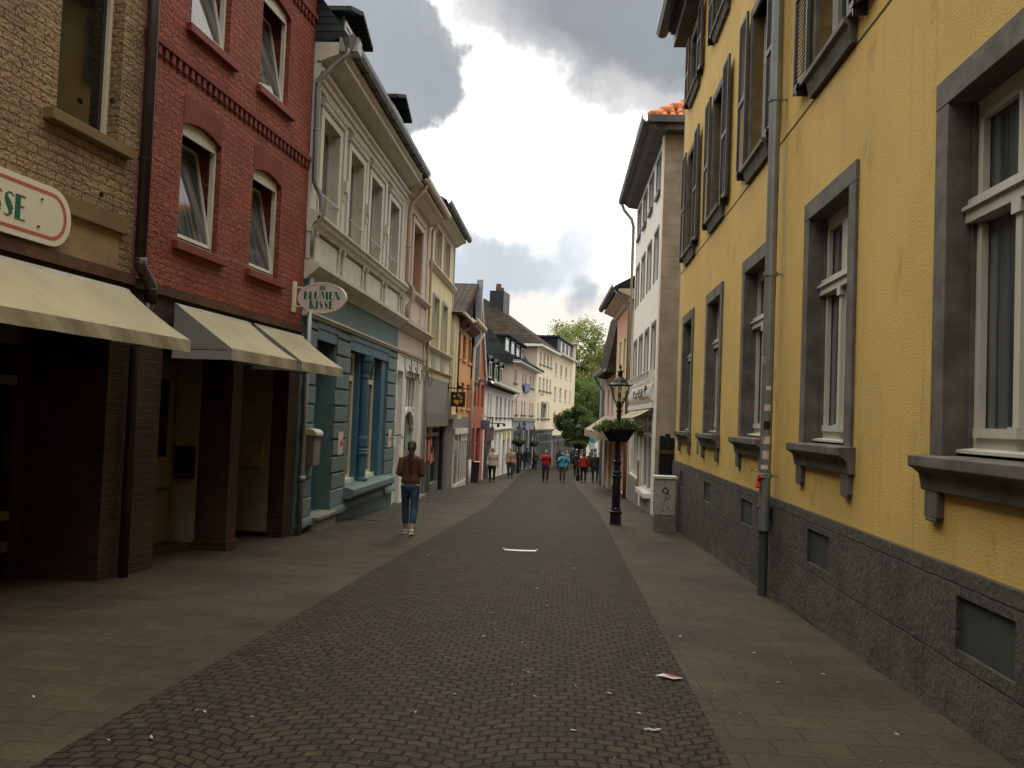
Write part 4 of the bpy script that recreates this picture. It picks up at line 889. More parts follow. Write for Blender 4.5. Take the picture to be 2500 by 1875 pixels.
# ================================================================ narrow pink house with shop
def pink_house():
    nd = Node('narrow_pink_house', PNK, 4.3, 0, -.97, 'narrow pale pink house with a single tall window over a white arched shopfront', 'house')
    L = 4.3; m = MB(); shell(m, 0, L, 3.2, 7.6, [(1.45, 3.0, 4.98, 6.92)], .35, 8); m.build('wall', MT['pink'], nd)
    wo = window(nd, 1.45, 3.0, 4.98, 6.92, .33, 'pinkd', 'glassc', .07, (.5,)); 
    s = MB().box(1.28, 1.45, 4.98, 6.92, 0, .05).box(3.0, 3.17, 4.98, 6.92, 0, .05).box(1.28, 3.17, 6.92, 7.10, 0, .055).box(1.24, 3.2, 7.1, 7.14, 0, .09); s.build('surround', MT['pink'], nd, wo)
    MB().box(1.451, 1.46, 4.98, 6.92, -.33, 0).box(2.985, 2.999, 4.98, 6.92, -.33, 0).build('reveal', MT['pinkd'], nd, wo)
    c = MB().profile([(-.02, 4.86), (.12, 4.88), (.17, 4.92), (.17, 4.98), (-.02, 5.0)], 0, L).profile([(-.02, 3.76), (.06, 3.78), (.2, 3.92), (.26, 3.96), (.26, 4.03), (-.02, 4.08)], .0, L+.1).profile([(-.02, 3.18), (.06, 3.20), (.08, 3.26), (-.02, 3.28)], 0, L)
    c.profile([(-.02, 7.40), (.10, 7.42), (.30, 7.55), (.45, 7.60), (.45, 7.68), (-.02, 7.68)], 0, L); c.build('cornice', MT['pink'], nd)
    p = MB()
    for a, b in ((.35, 1.3), (1.5, 2.95), (3.15, 4.1)): p.box(a, b, 4.18, 4.76, 0, .03)
    p.build('relief_panel', MT['pink'], nd, bevel=.008)
    MB().box(3.95, 4.25, 3.3, 7.4, 0, .04).build('pilaster', MT['pink'], nd)
    g = MB(); gutter(g, .0, L+.3, .52, 7.80, .10); g.build('gutter', MT['pipebeige'], nd)
    MB().profile([(.5, 7.82), (-4, 10.4), (-8, 7.7), (.2, 7.7)], 0, L).build('roof', MT['slate'], nd)
    pp = MB().tube([(.35, .50, 7.75), (.35, .48, 7.6), (.28, .25, 7.3), (.22, .13, 7.05), (.22, .12, 6.8), (.22, .12, 5.1), (.3, .18, 5.0), (.36, .26, 4.9), (.36, .27, 4.6), (.28, .15, 4.4), (.28, .15, 4.1)], .06, 10)
    pp.lathe([(.061, -.03), (.08, 0), (.061, .03)], (.22, .12, 6.0), 10).tube([(4.4, .46, 7.75), (4.33, .2, 7.5), (4.3, .1, 7.3), (4.3, .1, 3.4), (4.3, .1, -1.0)], .04, 8); pp.build('drainpipe', MT['pipebeige'], nd, smooth=True)
    # white shopfront: side window with open door leaf, wide arched display window
    m = MB(); holes_wall(m, 0, L, -1.2, 3.2, [(.12, .95, -.85, 2.72), (1.45, 3.65, -.6, 2.78)], .25); m.box(0, L, -1.2, 3.19, -7, -1.6); m.build('shopfront_wall', MT['white'], nd)
    window(nd, .12, .95, -.85, 2.72, .2, 'white', 'glassc', .07, (), (.78,), name='shop_door')
    a, b, z0, z1 = 1.45, 3.65, -.6, 2.78
    f = MB().box(a, a+.12, z0, z1, -.22, -.12).box(b-.12, b, z0, z1, -.22, -.12).box(a+.12, b-.12, z1-.14, z1, -.22, -.12).box(a+.12, b-.12, z0, z0+.35, -.22, -.12)
    n = 14; cx, r = (a+b)/2, (b-a)/2-.12; zc = 1.15
    for i in range(n):
        t0, t1 = math.pi*i/n, math.pi*(i+1)/n
        f.prism([(cx+r*math.cos(t0), zc+.62*math.sin(t0)), (cx+r*math.cos(t1), zc+.62*math.sin(t1)), (cx+(r-.13)*math.cos(t1), zc+.5*math.sin(t1)), (cx+(r-.13)*math.cos(t0), zc+.5*math.sin(t0))], -.22, -.08)
    for t in (.25, .5, .75): u = a+(b-a)*t; f.box(u-.03, u+.03, 1.55, z1-.14, -.2, -.14)
    f.box(a+.12, b-.12, 1.72, 1.78, -.2, -.13)
    wo = f.build('display_window', MT['white'], nd)
    MB().box(a+.1, b-.1, z0+.3, z1-.1, -.20, -.185).build('pane', MT['glassg'], nd, wo)
    dd = MB().box(a+.2, b-.25, -.2, .10, -.18, -.17).box(a+.5, b-.9, .15, .5, -.18, -.17).box(a+1.1, b-.3, .55, .95, -.18, -.17).box(a+.3, a+.9, .7, 1.2, -.18, -.17)
    dd.build('display_goods', MT['displayg'], nd, wo); MB().box(a+.25, a+.8, .3, .5, -.175, -.165).box(b-.8, b-.4, -.1, .05, -.175, -.165).build('red_goods', MT['red'], nd, wo)
    MB().box(0, L, -1.2, -.86, 0, .25).box(.2, 1.2, -1.1, -.95, .2, .5).build('door_step', MT['greystone'], nd)
    # row of wrought-iron hanging hooks
    h = Node('wrought_iron_hooks', PNK, 2.2, .05, 2.7, 'row of curling black wrought iron hooks above the white arched shopfront', 'ironwork')
    k = MB(); k.tube([(.3, .06, 3.1), (5.0, .06, 3.1)], .012, 6)
    for i in range(5):
        u = .5+i*1.0; pts = [(u, .10, 3.1), (u, .12, 2.75)]
        for j in range(14): t = math.pi*(1+j/13); pts.append((u+.33+.33*math.cos(t), .14, 2.75+.28*math.sin(t)))
        pts += [(u+.64, .14, 2.85), (u+.56, .14, 2.9), (u+.54, .14, 2.83)]; k.tube(pts, .012, 5)
    k.build('hooks', MT['black'], h)
    w = Node('wall_lantern', PNK, .1, .2, 1.0, 'small white wall box with a black lamp beside the shop door of the pink house', 'wall box')
    MB().box(-.02, .10, .25, .75, 0, .16).build('box', MT['white'], w); MB().tube([(.04, 0, 1.0), (.04, .18, 1.02), (.04, .22, .92)], .015, 6).build('arm', MT['black'], w)
pink_house()

# ================================================================ pale yellow house with grey shop
def yellow_house():
    nd = Node('pale_yellow_house', PNK, 10.42, 0, -1.2, 'pale yellow three-storey house with two window bays above a grey shop with orange lettering', 'house')
    A, L = 4.3, 10.42; ws = [(5.65, 6.80), (7.75, 8.90)]
    m = MB(); shell(m, A, L, 2.8, 8.1, [(a, b, 6.40, 7.72) for a, b in ws]+[(a, b, 3.80, 5.45) for a, b in ws], .32, 8); m.build('wall', MT['ylw'], nd)
    for a, b in ws:
        for z0, z1 in ((6.40, 7.72), (3.80, 5.45)): window(nd, a, b, z0, z1, .3, 'greyrender', 'glassc', .07, (.5,), (), None, .1, smat='greywall', sd=.04)
    c = MB().profile([(-.02, 6.22), (.05, 6.22), (.12, 6.30), (.16, 6.33), (.16, 6.38), (-.02, 6.42)], A, L).profile([(-.02, 3.62), (.05, 3.62), (.10, 3.68), (.16, 3.71), (.16, 3.76), (-.02, 3.80)], A, L-.3)
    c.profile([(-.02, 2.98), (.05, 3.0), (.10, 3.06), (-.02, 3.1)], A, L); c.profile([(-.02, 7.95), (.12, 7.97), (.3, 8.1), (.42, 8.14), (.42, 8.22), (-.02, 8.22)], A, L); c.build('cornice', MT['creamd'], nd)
    q = MB().box(L-.16, L, 2.8, 8.0, 0, .03)
    for a, b in ws: q.box(a+.15, b-.15, 3.15, 3.58, 0, .03)
    q.build('relief_panel', MT['greywall'], nd)
    g = MB(); gutter(g, A+.2, L+.2, .52, 8.30, .10); g.build('gutter', MT['zincd'], nd); MB().profile([(.5, 8.30), (-4, 11), (-8, 8.2), (.2, 8.2)], A, L).build('roof', MT['slate'], nd)
    m = MB(); holes_wall(m, A, L, -1.4, 2.8, [(5.3, 10.25, -1.2, 1.60)], .35); m.box(A, L, -1.4, 2.79, -7, -1.8); m.build('shop_wall', MT['greyrender'], nd)
    MB().box(5.2, L, 1.18, 1.62, -.1, .02).build('fascia_board', MT['greystone'], nd)
    f = MB()
    for u in (5.3, 6.1, 6.95, 7.8, 9.75): f.box(u, u+.09, -1.2, 1.2, -.32, -.22)
    f.box(5.3, 9.8, .82, .95, -.32, -.22).box(7.85, 9.8, -1.2, -.85, -.3, -.2).box(5.3, 9.8, 1.1, 1.2, -.32, -.22)
    so_ = f.build('shopfront', MT['greydoor'], nd); MB().box(5.3, 9.85, -1.2, 1.2, -.33, -.30).build('pane', MT['glassg'], nd, so_)
    MB().box(9.88, 10.22, -1.25, 1.2, -.34, -.1).build('black_panel', MT['blackp'], nd)
    l = MB(); 
    l.prism([(6.2, .93), (6.28, .93), (6.42, 1.12), (6.55, .93), (6.66, .93), (6.50, 1.17), (6.34, 1.17)], -.2, -.18)
    for (u, t) in ((6.95, 0), (7.45, 1)): l.prism([(u, .88), (u+.12, .88), (u+.22, 1.18), (u+.12, 1.18)], -.2, -.18); l.box(u+.2, u+.32, .88, 1.18, -.2, -.18)
    for u in (6.38, 7.18): l.box(u, u+.36, .0, .72, -.215, -.20)
    for (a, b, c_, d) in ((8.1, .45, 8.5, .72), (8.15, -.15, 8.75, .2), (8.9, -.1, 9.02, .42)): l.prism([(a, b), (c_, b+.03), (c_-.05, d), (a+.04, d-.04)], -.285, -.27)
    l.build('orange_lettering', MT['orangel'], nd)
yellow_house()

# ================================================================ houses further down the left side
def rows(fr, cols, rws, pw=0.):
    """openings from pixel columns (left,right px) at a row pixel, and (z0,z1) rows"""
    out = []
    for a, b, y in cols:
        u0, u1 = fr.U(a, y)[0], fr.U(b, y)[0]
        for z0, z1 in rws: out.append((u0, u1, z0, z1))
    return out
def house(name, fr, u0, u1, zb, ze, mat, wins, label, cat='house', D=9., depth=.18, fm='white', pm='glassc', mull=(.5,), sill=None, surround=None, smat='white', over=0, extra=()):
    nd = Node(name, fr, (u0+u1)/2, 0, zb, label, cat)
    m = MB(); shell(m, u0, u1, zb-.4, ze, list(wins)+list(extra), depth, D); m.build('wall', MT[mat], nd)
    for a, b, c, d in wins: window(nd, a, b, c, d, depth-.03, fm, pm, .055, mull, (), sill, surround, smat=smat)
    return nd
def far_left():
    # ---- orange house with paw sign
    oL, oR = 1.3, 7.15
    U3 = [(2.0, 2.98), (3.85, 4.9), (5.9, 6.95)]
    ws = [(a, b, 3.98, 5.0) for a, b in U3]+[(a, b, 1.92, 3.0) for a, b in U3]
    nd = house('orange_house', ORA, 0, oR, -1.5, 5.45, 'orange', ws, 'orange house with dark red windows and steep brown tiled roof above a small grey shop', pm='rust', fm='rust', depth=.2, sill=(.1, .09, .08, 'orange'))
    MB().box(-.02, oL, 1.5, 5.45, -.1, .12).box(-.02, oL+.1, 1.45, 1.62, 0, .35).box(.5, 1.0, 2.0, 4.6, .12, .15).build('cream_bay', MT['ylw'], nd)
    for a, b, c, d in ws[:3]: MB().box(a, b, d, d+.12, 0, .02).build('window_head', MT['rust'], nd)
    MB().box(0, oR, -1.9, 1.55, -.2, .03).build('shop_wall', MT['greystone'], nd)
    f = MB(); 
    for u in (1.5, 2.9, 3.9, 4.6, 5.3, 5.9): f.box(u, u+.10, -1.55, .95, .03, .09)
    f.box(1.5, 6.0, .82, 1.05, .03, .12).box(1.5, 6.0, -1.55, -1.2, .03, .1).box(3.9, 6.0, .5, .58, .03, .09); fo = f.build('shopfront', MT['white'], nd)
    MB().box(1.55, 5.95, -1.5, .9, .025, .05).build('pane', MT['glassc'], nd, fo); MB().box(1.7, 2.8, -.9, .1, .05, .056).build('display_goods', MT['display'], nd, fo)
    MB().box(6.1, 6.6, -1.8, .95, .0, .05).build('dark_doorway', MT['blackp'], nd)
    r = MB().prism([(2.2, 5.45), (8.8, 7.95), (8.8, 7.75), (2.2, 5.25)], -9.2, .05).prism([(-.2, 5.5), (2.3, 5.55), (2.3, 5.45), (-.2, 5.4)], -9.2, .4); r.build('roof', MT['browntileside'], nd)
    MB().prism([(2.2, 5.3), (7.15, 5.3), (7.15, 7.15)], -.3, .0).build('gable_infill', MT['browntileside'], nd)
    g = MB(); gutter(g, 3.3, oR+.6, .52, 5.62, .12); g.box(0, 3.3, 5.45, 5.55, .1, .5); g.build('gutter', MT['creamd'], nd)
    e = MB().profile([(-.02, 5.2), (.1, 5.2), (.42, 5.42), (.42, 5.5), (-.02, 5.5)], oL, oR); e.build('eaves_board', MT['rust'], nd)
    p = MB().tube([(2.9, .35, 5.35), (2.9, .3, 5.2), (1.6, .12, 4.85), (1.45, .1, 4.6), (1.45, .1, 1.7)], .07, 8); p.build('drainpipe', MT['rust'], nd, smooth=True)
    p = MB().tube([(oR+.4, .5, 5.5), (oR+.3, .4, 5.2), (oR-.05, .14, 4.7), (oR-.05, .12, -.4)], .07, 8).tube([(oR-.05, .12, -.4), (oR-.05, .12, -1.8)], .08, 8); p.build('white_drainpipe', MT['white'], nd, smooth=True)
    # ---- red gabled house
    nr = Node('red_gabled_house', ORA, 10.8, 0, -1.8, 'red orange gabled house with a tall zinc covered edge and dark red windows', 'house')
    gL, gR = oR, 14.5; m = MB(); ws = []
    for a, b, y in ((1155.5, 1163, 960), (1166.3, 1171.2, 960), (1175, 1182.5, 960)):
        ws.append((ORA.U(a, y)[0], min(ORA.U(b, y)[0], 14.0), 2.1, 3.25))
    hs = list(ws); holes_wall(m, gL, gR, -2.3, 3.3, hs+[(8.2, 10.1, -2.3, 1.0), (10.9, 12.9, -2.3, 1.0)], .25)
    m.quad((8.9, 0, 3.3), (gR, 0, 3.3), (gR, 0, 3.55), (9.6, 0, 8.0), (8.9, 0, 8.0)); m.box(gL, gR, -2.3, 3.3, -9, -.6); m.build('wall', MT['redor'], nr)
    for a, b, c, d in ws: window(nr, a, b, c, d, .2, 'rust', 'rust', .08, (.5,), (), None)
    for a, b in ((8.2, 10.1), (10.9, 12.9)): window(nr, a, b, -2.2, 1.0, .2, 'rust', 'glassd', .14, (.5,), (.75,), None, name='shop_window')
    v = MB().prism([(9.5, 8.05), (9.75, 8.05), (gR+.15, 3.6), (gR+.15, 3.3), (gR-.25, 3.3)], -.3, .12); v.build('verge', MT['pinkc'], nr)
    MB().quad((9.6, 0, 8.0), (gR, 0, 3.6), (gR, -9, 3.6), (9.6, -9, 8.0)).build('roof', MT['browntileside'], nr)
    z = MB().box(8.8, 9.0, 3.3, 8.05, -.05, .24).box(8.78, 9.02, 7.75, 8.15, -.05, .26)
    for k in range(6): z.box(8.79, 9.01, 3.9+k*.75, 3.92+k*.75, -.05, .25)
    MB().box(7.2, 8.8, 3.3, 7.0, -.9, -.25).build('zinc_side', MT['zincd'], nr)
    z.build('zinc_edge', plain('bright_zinc', (.34, .37, .41), .35, .5, var=.12), nr)
    z = MB(); gutter(z, gL+.1, gL+1.6, .4, 3.35, .1); z.tube([(gL+.9, .4, 3.3), (gL+.5, .2, 2.9), (gL+.3, .1, 2.6), (gL+.3, .1, 1.5)], .05, 6); z.build('gutter', MT['zinc'], nr)
    # ---- white house with slate attic
    cols = [(1190.5, 1193.6, 975), (1197.2, 1200.5, 975), (1211.2, 1216.2, 980), (1220.5, 1226, 980), (1231.5, 1236.3, 980), (1241.3, 1246, 980), (1249, 1252.5, 980)]
    wL = rows(WHI, cols, [(1.60, 2.90)])
    ew = WHI.len
    nw = house('white_slate_house', WHI, 0, ew, -2.2, 3.45, 'whitew', wL, 'low white house with slate attic dormers and shops on its ground floor', D=8, extra=[(6, 7.2, -2.5, .55), (8.6, 9.8, -2.5, .55), (11.5, 13.6, -2.5, .55), (14.8, 16.8, -2.5, .55), (.6, 4.4, -2.5, .2)], sill=(.15, .1, .1, 'zincd'))
    for a, b in ((6, 7.2), (8.6, 9.8), (11.5, 13.6), (14.8, 16.8)): window(nw, a, b, -2.4, .55, .15, 'white', 'glassd', .1, (), (), None, name='shop_window')
    MB().box(.6, 4.4, -2.5, .2, -.17, -.13).build('dark_shutter', MT['blackp'], nw)
    MB().box(.6, 4.4, .22, 1.0, .02, .12).build('shop_sign_board', plain('dull_red_board', (.12, .05, .035), .7), nw)
    MB().profile([(0, .72), (.12, .75), (.15, .85), (0, .9)], 5, ew).build('string_course', MT['creamd'], nw)
    yb = MB().box(11.6, 13.5, .08, .50, -.1, .02).box(14.9, 16.7, .1, .52, -.1, .02)
    for mm_ in yb.clusters(.1): mm_.build('yellow_sign_panel', MT['yels'], nw)
    MB().profile([(.35, 3.45), (-1.0, 4.0), (-1.9, 5.6), (-4.5, 6.4), (-8.2, 3.5), (0, 3.3)], -.2, ew+.3).build('roof', MT['slate'], nw)
    for u in (1.5, 4.6, 7.9, 11.2): dormer(nw, u, u+1.5, 3.85, 5.0, -.35, -2.2, 'slate', 'slate', True, .15, .22)
    g = MB(); gutter(g, 0, ew+.4, .42, 3.5, .11); g.tube([(ew+.2, .42, 3.4), (ew+.1, .3, 3.1), (ew-.1, .1, 2.8)], .05, 6); g.build('gutter', MT['white'], nw)
    # ---- pinkish cream house
    ce = CRE.len
    up = rows(CRE, [(1255.5, 1258, 920), (1258.6, 1261.5, 920), (1275.2, 1277.8, 925), (1282, 1284.8, 925), (1294, 1297.2, 930), (1300.2, 1303.2, 930)], [(4.25, 5.25)])
    lo = rows(CRE, [(1258.2, 1262.3, 995), (1272.4, 1275.6, 995), (1279.2, 1282.4, 995), (1292.1, 1295, 995), (1298, 1301, 995)], [(1.88, 2.95)])
    nc = house('pinkish_cream_house', CRE, 0, ce, -2.5, 5.95, 'pinkc', up+lo, 'pinkish cream house with a dark curved dormer roof and a blue sign between its windows', pm='glass', mull=(), sill=(.2, .12, .12, 'zincd'), D=12)
    MB().box(0, ce, 1.35, 1.6, -.1, .10).build('band', MT['greystone'], nc); MB().box(0, ce, -2.9, 1.35, -.15, .03).build('base_wall', MT['greyrender'], nc)
    for u in (1.0, 4.0, 7.5, 11.0): window(nc, u, u+1.9, -2.7, .7, -.06, 'greydoor', 'glassd', .1, (.5,), (), None, name='shop_window')
    MB().profile([(.7, 5.85), (.7, 6.0), (-.6, 6.5), (-1.6, 8.0), (-5, 9.4), (-12, 6), (0, 5.75)], -.6, ce+.2).build('roof', MT['slate'], nc)
    MB().box(-.6, ce+.2, 5.72, 5.92, .0, .62).build('eaves_board', MT['white'], nc)
    for u in (-.2, 2.9, 6.0, 9.1): dormer(nc, u, u+1.9, 6.3, 7.7, -.7, -3.0, 'slate', 'slate', True, .25, .1, flat=True)
    bs = Node('blue_hanging_sign', CRE, 7.3, .1, 3.7, 'blue sign with pale lines of writing under the windows of the cream house', 'sign')
    MB().box(5.6, 8.9, 3.75, 4.45, .12, .18).build('board', MT['blues'], bs); l = MB()
    for z in (3.88, 4.05, 4.22): l.box(5.9, 8.6, z, z+.05, .18, .19)
    l.build('writing_lines', plain('pale_blue_paint', (.25, .32, .5), .6), bs)
    # ---- yellow cream corner house with big brown hipped roof
    he = HIP.len
    c4 = [(1318, 1322, 875), (1327, 1331.6, 875), (1335.8, 1340, 875), (1344, 1347.4, 875)]
    w4 = rows(HIP, c4, [(6.75, 7.95), (4.30, 5.52)])+rows(HIP, [(1312.2, 1315.4, 995), (1338.4, 1341, 995)], [(1.65, 3.06)])+rows(HIP, [(1321, 1334.5, 995)], [(1.65, 3.06)])
    nh = house('yellow_cream_corner_house', HIP, 0, he, -3.0, 8.45, 'creamy', w4, 'tall yellow cream corner house under a big brown hipped roof with a black chimney', pm='glassc', sill=(.15, .12, .12, 'zincd'), D=13)
    m = MB().box(-.03, .0, 1.4, 8.45, -13, .0); m.build('end_wall', MT['pinkc'], nh)
    for w in (-2.9, -1.7):
        f = MB().box(-.09, -.03, 4.95 if 0 else 6.2, 7.6, w-.42, w+.42); fo = f.build('end_window', MT['white'], nh); MB().box(-.10, -.085, 6.28, 7.52, w-.34, w+.34).build('pane', MT['glass'], nh, fo)
    a, b = -.5, he+22; ev = 8.4
    r = MB(); zt = 13.3
    P = [(-.7, .7, ev), (he+.3, .7, ev), (he+.3, -13.5, ev), (-.7, -13.5, ev), (5.0, -6.4, zt), (he+.3, -6.4, zt)]
    r.add(P, [(0, 1, 5, 4), (1, 2, 5), (2, 3, 4, 5), (3, 0, 4), (0, 3, 2, 1)]); r.build('roof', MT['browntile'], nh)
    MB().box(-.7, he+.2, 8.2, 8.42, -.05, .66).box(-.72, -.0, 8.2, 8.42, -13, .66).build('eaves_board', MT['white'], nh)
    c = MB().box(3.8, 6.6, 10.5, 13.9, -5.6, -4.2); ch = c.build('chimney', MT['blackp'], nh); MB().lathe([(.25, 0), (.3, .3), (.25, .75)], (4.5, -4.9, 13.9), 8).lathe([(.2, 0), (.2, .6)], (6.0, -4.9, 13.9), 8).build('chimney_pot', MT['brownwood'], nh, ch)
    MB().box(-.02, he, -3.4, .52, -.15, .04).build('base_wall', MT['greystone'], nh); MB().box(-.1, he, .45, .62, -.1, .2).build('band', MT['zincd'], nh)
    for k in range(5): window(nh, .8+k*1.8, 2.1+k*1.8, -3.1, .2, -.07, 'greydoor', 'glassd', .1, (.5,), (.75,), None, name='shop_window')
    MB().box(3.1, 6.3, 3.1, 3.3, 0, .25).build('window_hood', MT['creamd'], nh)
    # ---- far cream house
    fe = FAR.len
    c4 = [(1355.5, 1360, 900), (1368, 1373, 900), (1380.3, 1385, 900), (1392.5, 1395.3, 900)]
    w = rows(FAR, c4, [(6.25, 7.5), (3.75, 5.0), (1.15, 2.4)])
    nf = house('far_cream_house', FAR, 0, fe, -3.9, 8.6, 'creamy', w, 'far cream apartment house with a black box dormer at the end of the street', pm='glassc', sill=(.1, .1, .1, 'white'), D=12)
    MB().profile([(.6, 8.55), (-6, 12.6), (-12, 8.6)], -.2, 14.0).build('roof', MT['browntile'], nf)
    dd = MB().box(2.6, 13.0, 8.75, 10.3, -4.5, -.15); d = dd.build('dormer', MT['blackp'], nf); MB().box(2.3, 14.0, 10.3, 10.5, -5, .15).build('dormer_roof', MT['blackp'], nf, d)
    for u in (4.6, 7.6, 10.5): MB().box(u, u+.85, 8.95, 10.1, -.15, -.1).build('dormer_window', MT['white'], nf, d)
    MB().box(14.0, fe, 8.3, 10.6, -6, 0).box(13.7, fe+.4, 10.6, 10.8, -6, .4).build('end_bay', MT['pinkc'], nf)
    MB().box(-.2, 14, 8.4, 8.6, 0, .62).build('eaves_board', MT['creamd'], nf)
    MB().box(0, fe, -4.3, -.2, -.15, .05).build('base_wall', MT['greystone'], nf); MB().box(-.0, fe, -.25, -.05, -.1, .4).build('band', MT['zincd'], nf)
    for k in range(6): window(nf, .8+k*2.6, 2.6+k*2.6, -4.0, -.6, -.09, 'greydoor', 'glassd', .12, (.5,), (), None, name='shop_window')
    SGA = (FAR.U(1355.5, 1022, .2)[0], FAR.U(1367, 1022, .2)[0], FAR.U(1361, 1022.5, .2)[1]); SGB = (FAR.U(1376, 1030, .2)[0], FAR.U(1388, 1030, .2)[0], FAR.U(1382, 1029, .2)[1])
    for u0, u1, w_, z, lab in ((SGA[0], SGA[1], .35, SGA[2], 'bright red sign board with white lines on the far cream house, left one of two'), (SGB[0], SGB[1], .35, SGB[2], 'bright red sign board half hidden by the round dark tree')):
        sn = Node('red_sign_board', FAR, (u0+u1)/2, .05, z-.5, lab, 'sign', 'red sign boards on the far cream house'); MB().box(u0, u1, z-.45, z+.45, .1, .25).build('board', MT['red'], sn); MB().box(u0+.3, u1-.3, z-.28, z-.12, .25, .26).box(u0+.3, u1-.6, z+.08, z+.2, .25, .26).build('writing_lines', MT['white'], sn)
far_left()

# ================================================================ right side beyond the yellow building
def right_side():
    L = R2.len
    cs = [.70, 2.80, 4.85, 6.95]
    ws = [(c, c+1.02, z0, z1) for c in cs for z0, z1 in ((8.42, 9.45), (5.80, 7.28), (3.02, 4.50))]
    nd = house('white_quoined_house', R2, 0, L, -1.0, 9.85, 'whitew', ws, 'tall narrow white house with grey stone end wall, dark eaves and an orange tiled roof', D=10, pm='glass', fm='greystone', mull=(.5,), extra=[(.8, 3.2, -.55, 1.9), (3.9, 4.6, -.9, 1.9), (5.2, 8.3, -.3, 1.9)], surround=.1, smat='greystone', depth=.16)
    for k in range(4): MB().box(cs[k]-.02, cs[k]+1.04, 8.30, 8.42, 0, .09).build('sill', MT['zincd'], nd)
    # stone clad end wall facing up the street, lighter render behind
    MB().box(-.03, .0, -1.5, 9.84, -1.02, .02).build('stone_end_wall', MT['quoin'], nd)
    MB().box(-.02, .0, -1.5, 9.84, -10, -1.02).build('end_wall', MT['creamd'], nd)
    MB().box(-.05, .22, -1.5, 9.84, .0, .05).build('corner_strip', MT['whitew'], nd)
    e = MB().profile([(-.02, 9.80), (.32, 9.84), (.52, 10.0), (.52, 10.08), (-.02, 10.08)], -.5, L); e.box(-.50, .0, 9.82, 10.08, -10, .3); e.build('eaves_board', MT['zincd'], nd)
    g = MB(); gutter(g, -.6, L+.1, .60, 10.1, .12); g.box(-.62, -.5, 10.0, 10.2, -10, .5); g.build('gutter', MT['zincd'], nd)
    zr = 13.6
    r = MB().add([(-.5, .55, 10.12), (L, .55, 10.12), (L, -10, 10.12), (-.5, -10, 10.12), (4.0, -4.7, zr), (L, -4.7, zr)], [(0, 1, 5, 4), (1, 2, 5), (2, 3, 4, 5), (3, 0, 4)]); r.build('roof', MT['orangetile'], nd)
    rt = MB(); A, B = Vector((-.45, .45, 10.2)), Vector((4.0, -4.7, zr))
    for k in range(16): p = A+(B-A)*(k/16); q = A+(B-A)*((k+1.15)/16); rt.tube([tuple(p), tuple(q)], [.15, .115], 8)
    for k in range(34):
        w = .30-k*.23; uh = -.45+(.45-w)*4.45/5.15; u = -.55
        while u < min(uh, 3.8): rt.tube([(u, w, 10.15+.773*(u+.5)), (u+.34, w, 10.13+.773*(u+.84))], [.105, .08], 6); u += .30
    rt.build('clay_tiles', MT['claytile'], nd, smooth=True)
    p = MB().tube([(L-.05, .6, 10.0), (L-.05, .5, 9.75), (L-.05, .2, 9.4), (L-.05, .12, 9.1), (L-.05, .12, -1.0)], .06, 8); p.build('drainpipe', MT['pipebeige'], nd, smooth=True)
    # shop: display window, door with wooden pull, bay sill
    MB().box(.25, L, 2.02, 2.18, -.05, .12).build('cornice', MT['white'], nd)
    window(nd, .8, 3.2, -.50, 1.9, .05, 'white', 'glass', .1, (.5,), (.72, .86), None, name='shop_window')
    MB().profile([(-.1, -.45), (.22, -.47), (.22, -.60), (-.02, -.60)], .7, 3.4).build('sill', MT['white'], nd); MB().box(.75, 3.3, -1.5, -.6, -.1, .08).box(4.7, L-.1, -1.5, -.35, -.1, .03).build('shop_base', MT['greyrender'], nd)
    window(nd, 3.9, 4.6, -.9, 1.9, .1, 'white', 'glassd', .08, (), (.8,), None, name='shop_door')
    MB().box(3.55, 3.61, -.55, .35, .10, .15).build('door_pull', plain('orange_wood', (.30, .11, .03), .5), nd)
    window(nd, 5.2, 8.3, -.3, 1.9, .1, 'white', 'lace', .1, (.33, .66), (.72,), None, name='shop_window')
    b = MB(); 
    for z in (2.78, 3.08): b.tube([(.3, .22, z), (L-.3, .22, z)], .022, 6)
    k = 0; u = .3
    while u < L-.3: b.tube([(u, .22, 2.78), (u, .22, 3.08)], .014, 5); b.tube([(u, .22, 3.08), (u+.4, .22, 2.80)], .012, 5) if k % 2 else None; u += .42; k += 1
    b.box(.3, .34, 2.78, 3.1, 0, .22).box(L-.34, L-.3, 2.78, 3.1, 0, .22); b.build('balcony_rail', MT['white'], nd)
    f = MB()
    for k in range(26): f.ell((.6+rng.random()*6.5, .14, 2.98+rng.random()*.12), .10, .08, .06, 6, 4)
    f.build('window_box_plant', plain('dark_leaf', (.03, .045, .02), .8, var=.5, vs=20), nd)
    # half-round fascia sign
    s = Node('round_fascia_sign', R2, 4.4, .1, 2.2, 'long half round white sign with a palm tree and green lettering above the striped awning', 'sign')
    m = MB(); n = 10; prof = [(.02+.15*math.sin(math.pi*i/n), 2.47-.27*math.cos(math.pi*i/n)) for i in range(n+1)]
    m.profile(prof, .35, 8.0); tip = (9.3, .08, 2.55); k0 = len(m.v); m.v += [(8.0, a, b) for a, b in prof]+[tip]
    for i in range(n): m.f.append((k0+i, k0+i+1, k0+n+1))
    m.build('body', MT['white'], s, smooth=False)
    t = text_mb('Karibik', .42, 0, 2.50, .172, .012, True); t.v = [(4.1+a*3.0, b, c) for a, b, c in t.v]; t.build('lettering', plain('faded_green', (.06, .12, .08), .7), s)
    pm = MB(); P0 = 1.55
    pm.tube([(P0, .175, 2.40), (P0+.10, .178, 2.52), (P0, .170, 2.62)], .02, 5)
    for a in (0, 35, 75, 110, 150, 185, -25, 205):
        c, q = math.cos(math.radians(a)), math.sin(math.radians(a)); pm.tube([(P0, .17, 2.62), (P0+.22*c, .17, 2.62+.06*q+.02), (P0+.42*c, .165, 2.60+.07*q-.03)], [.018, .016, .005], 4)
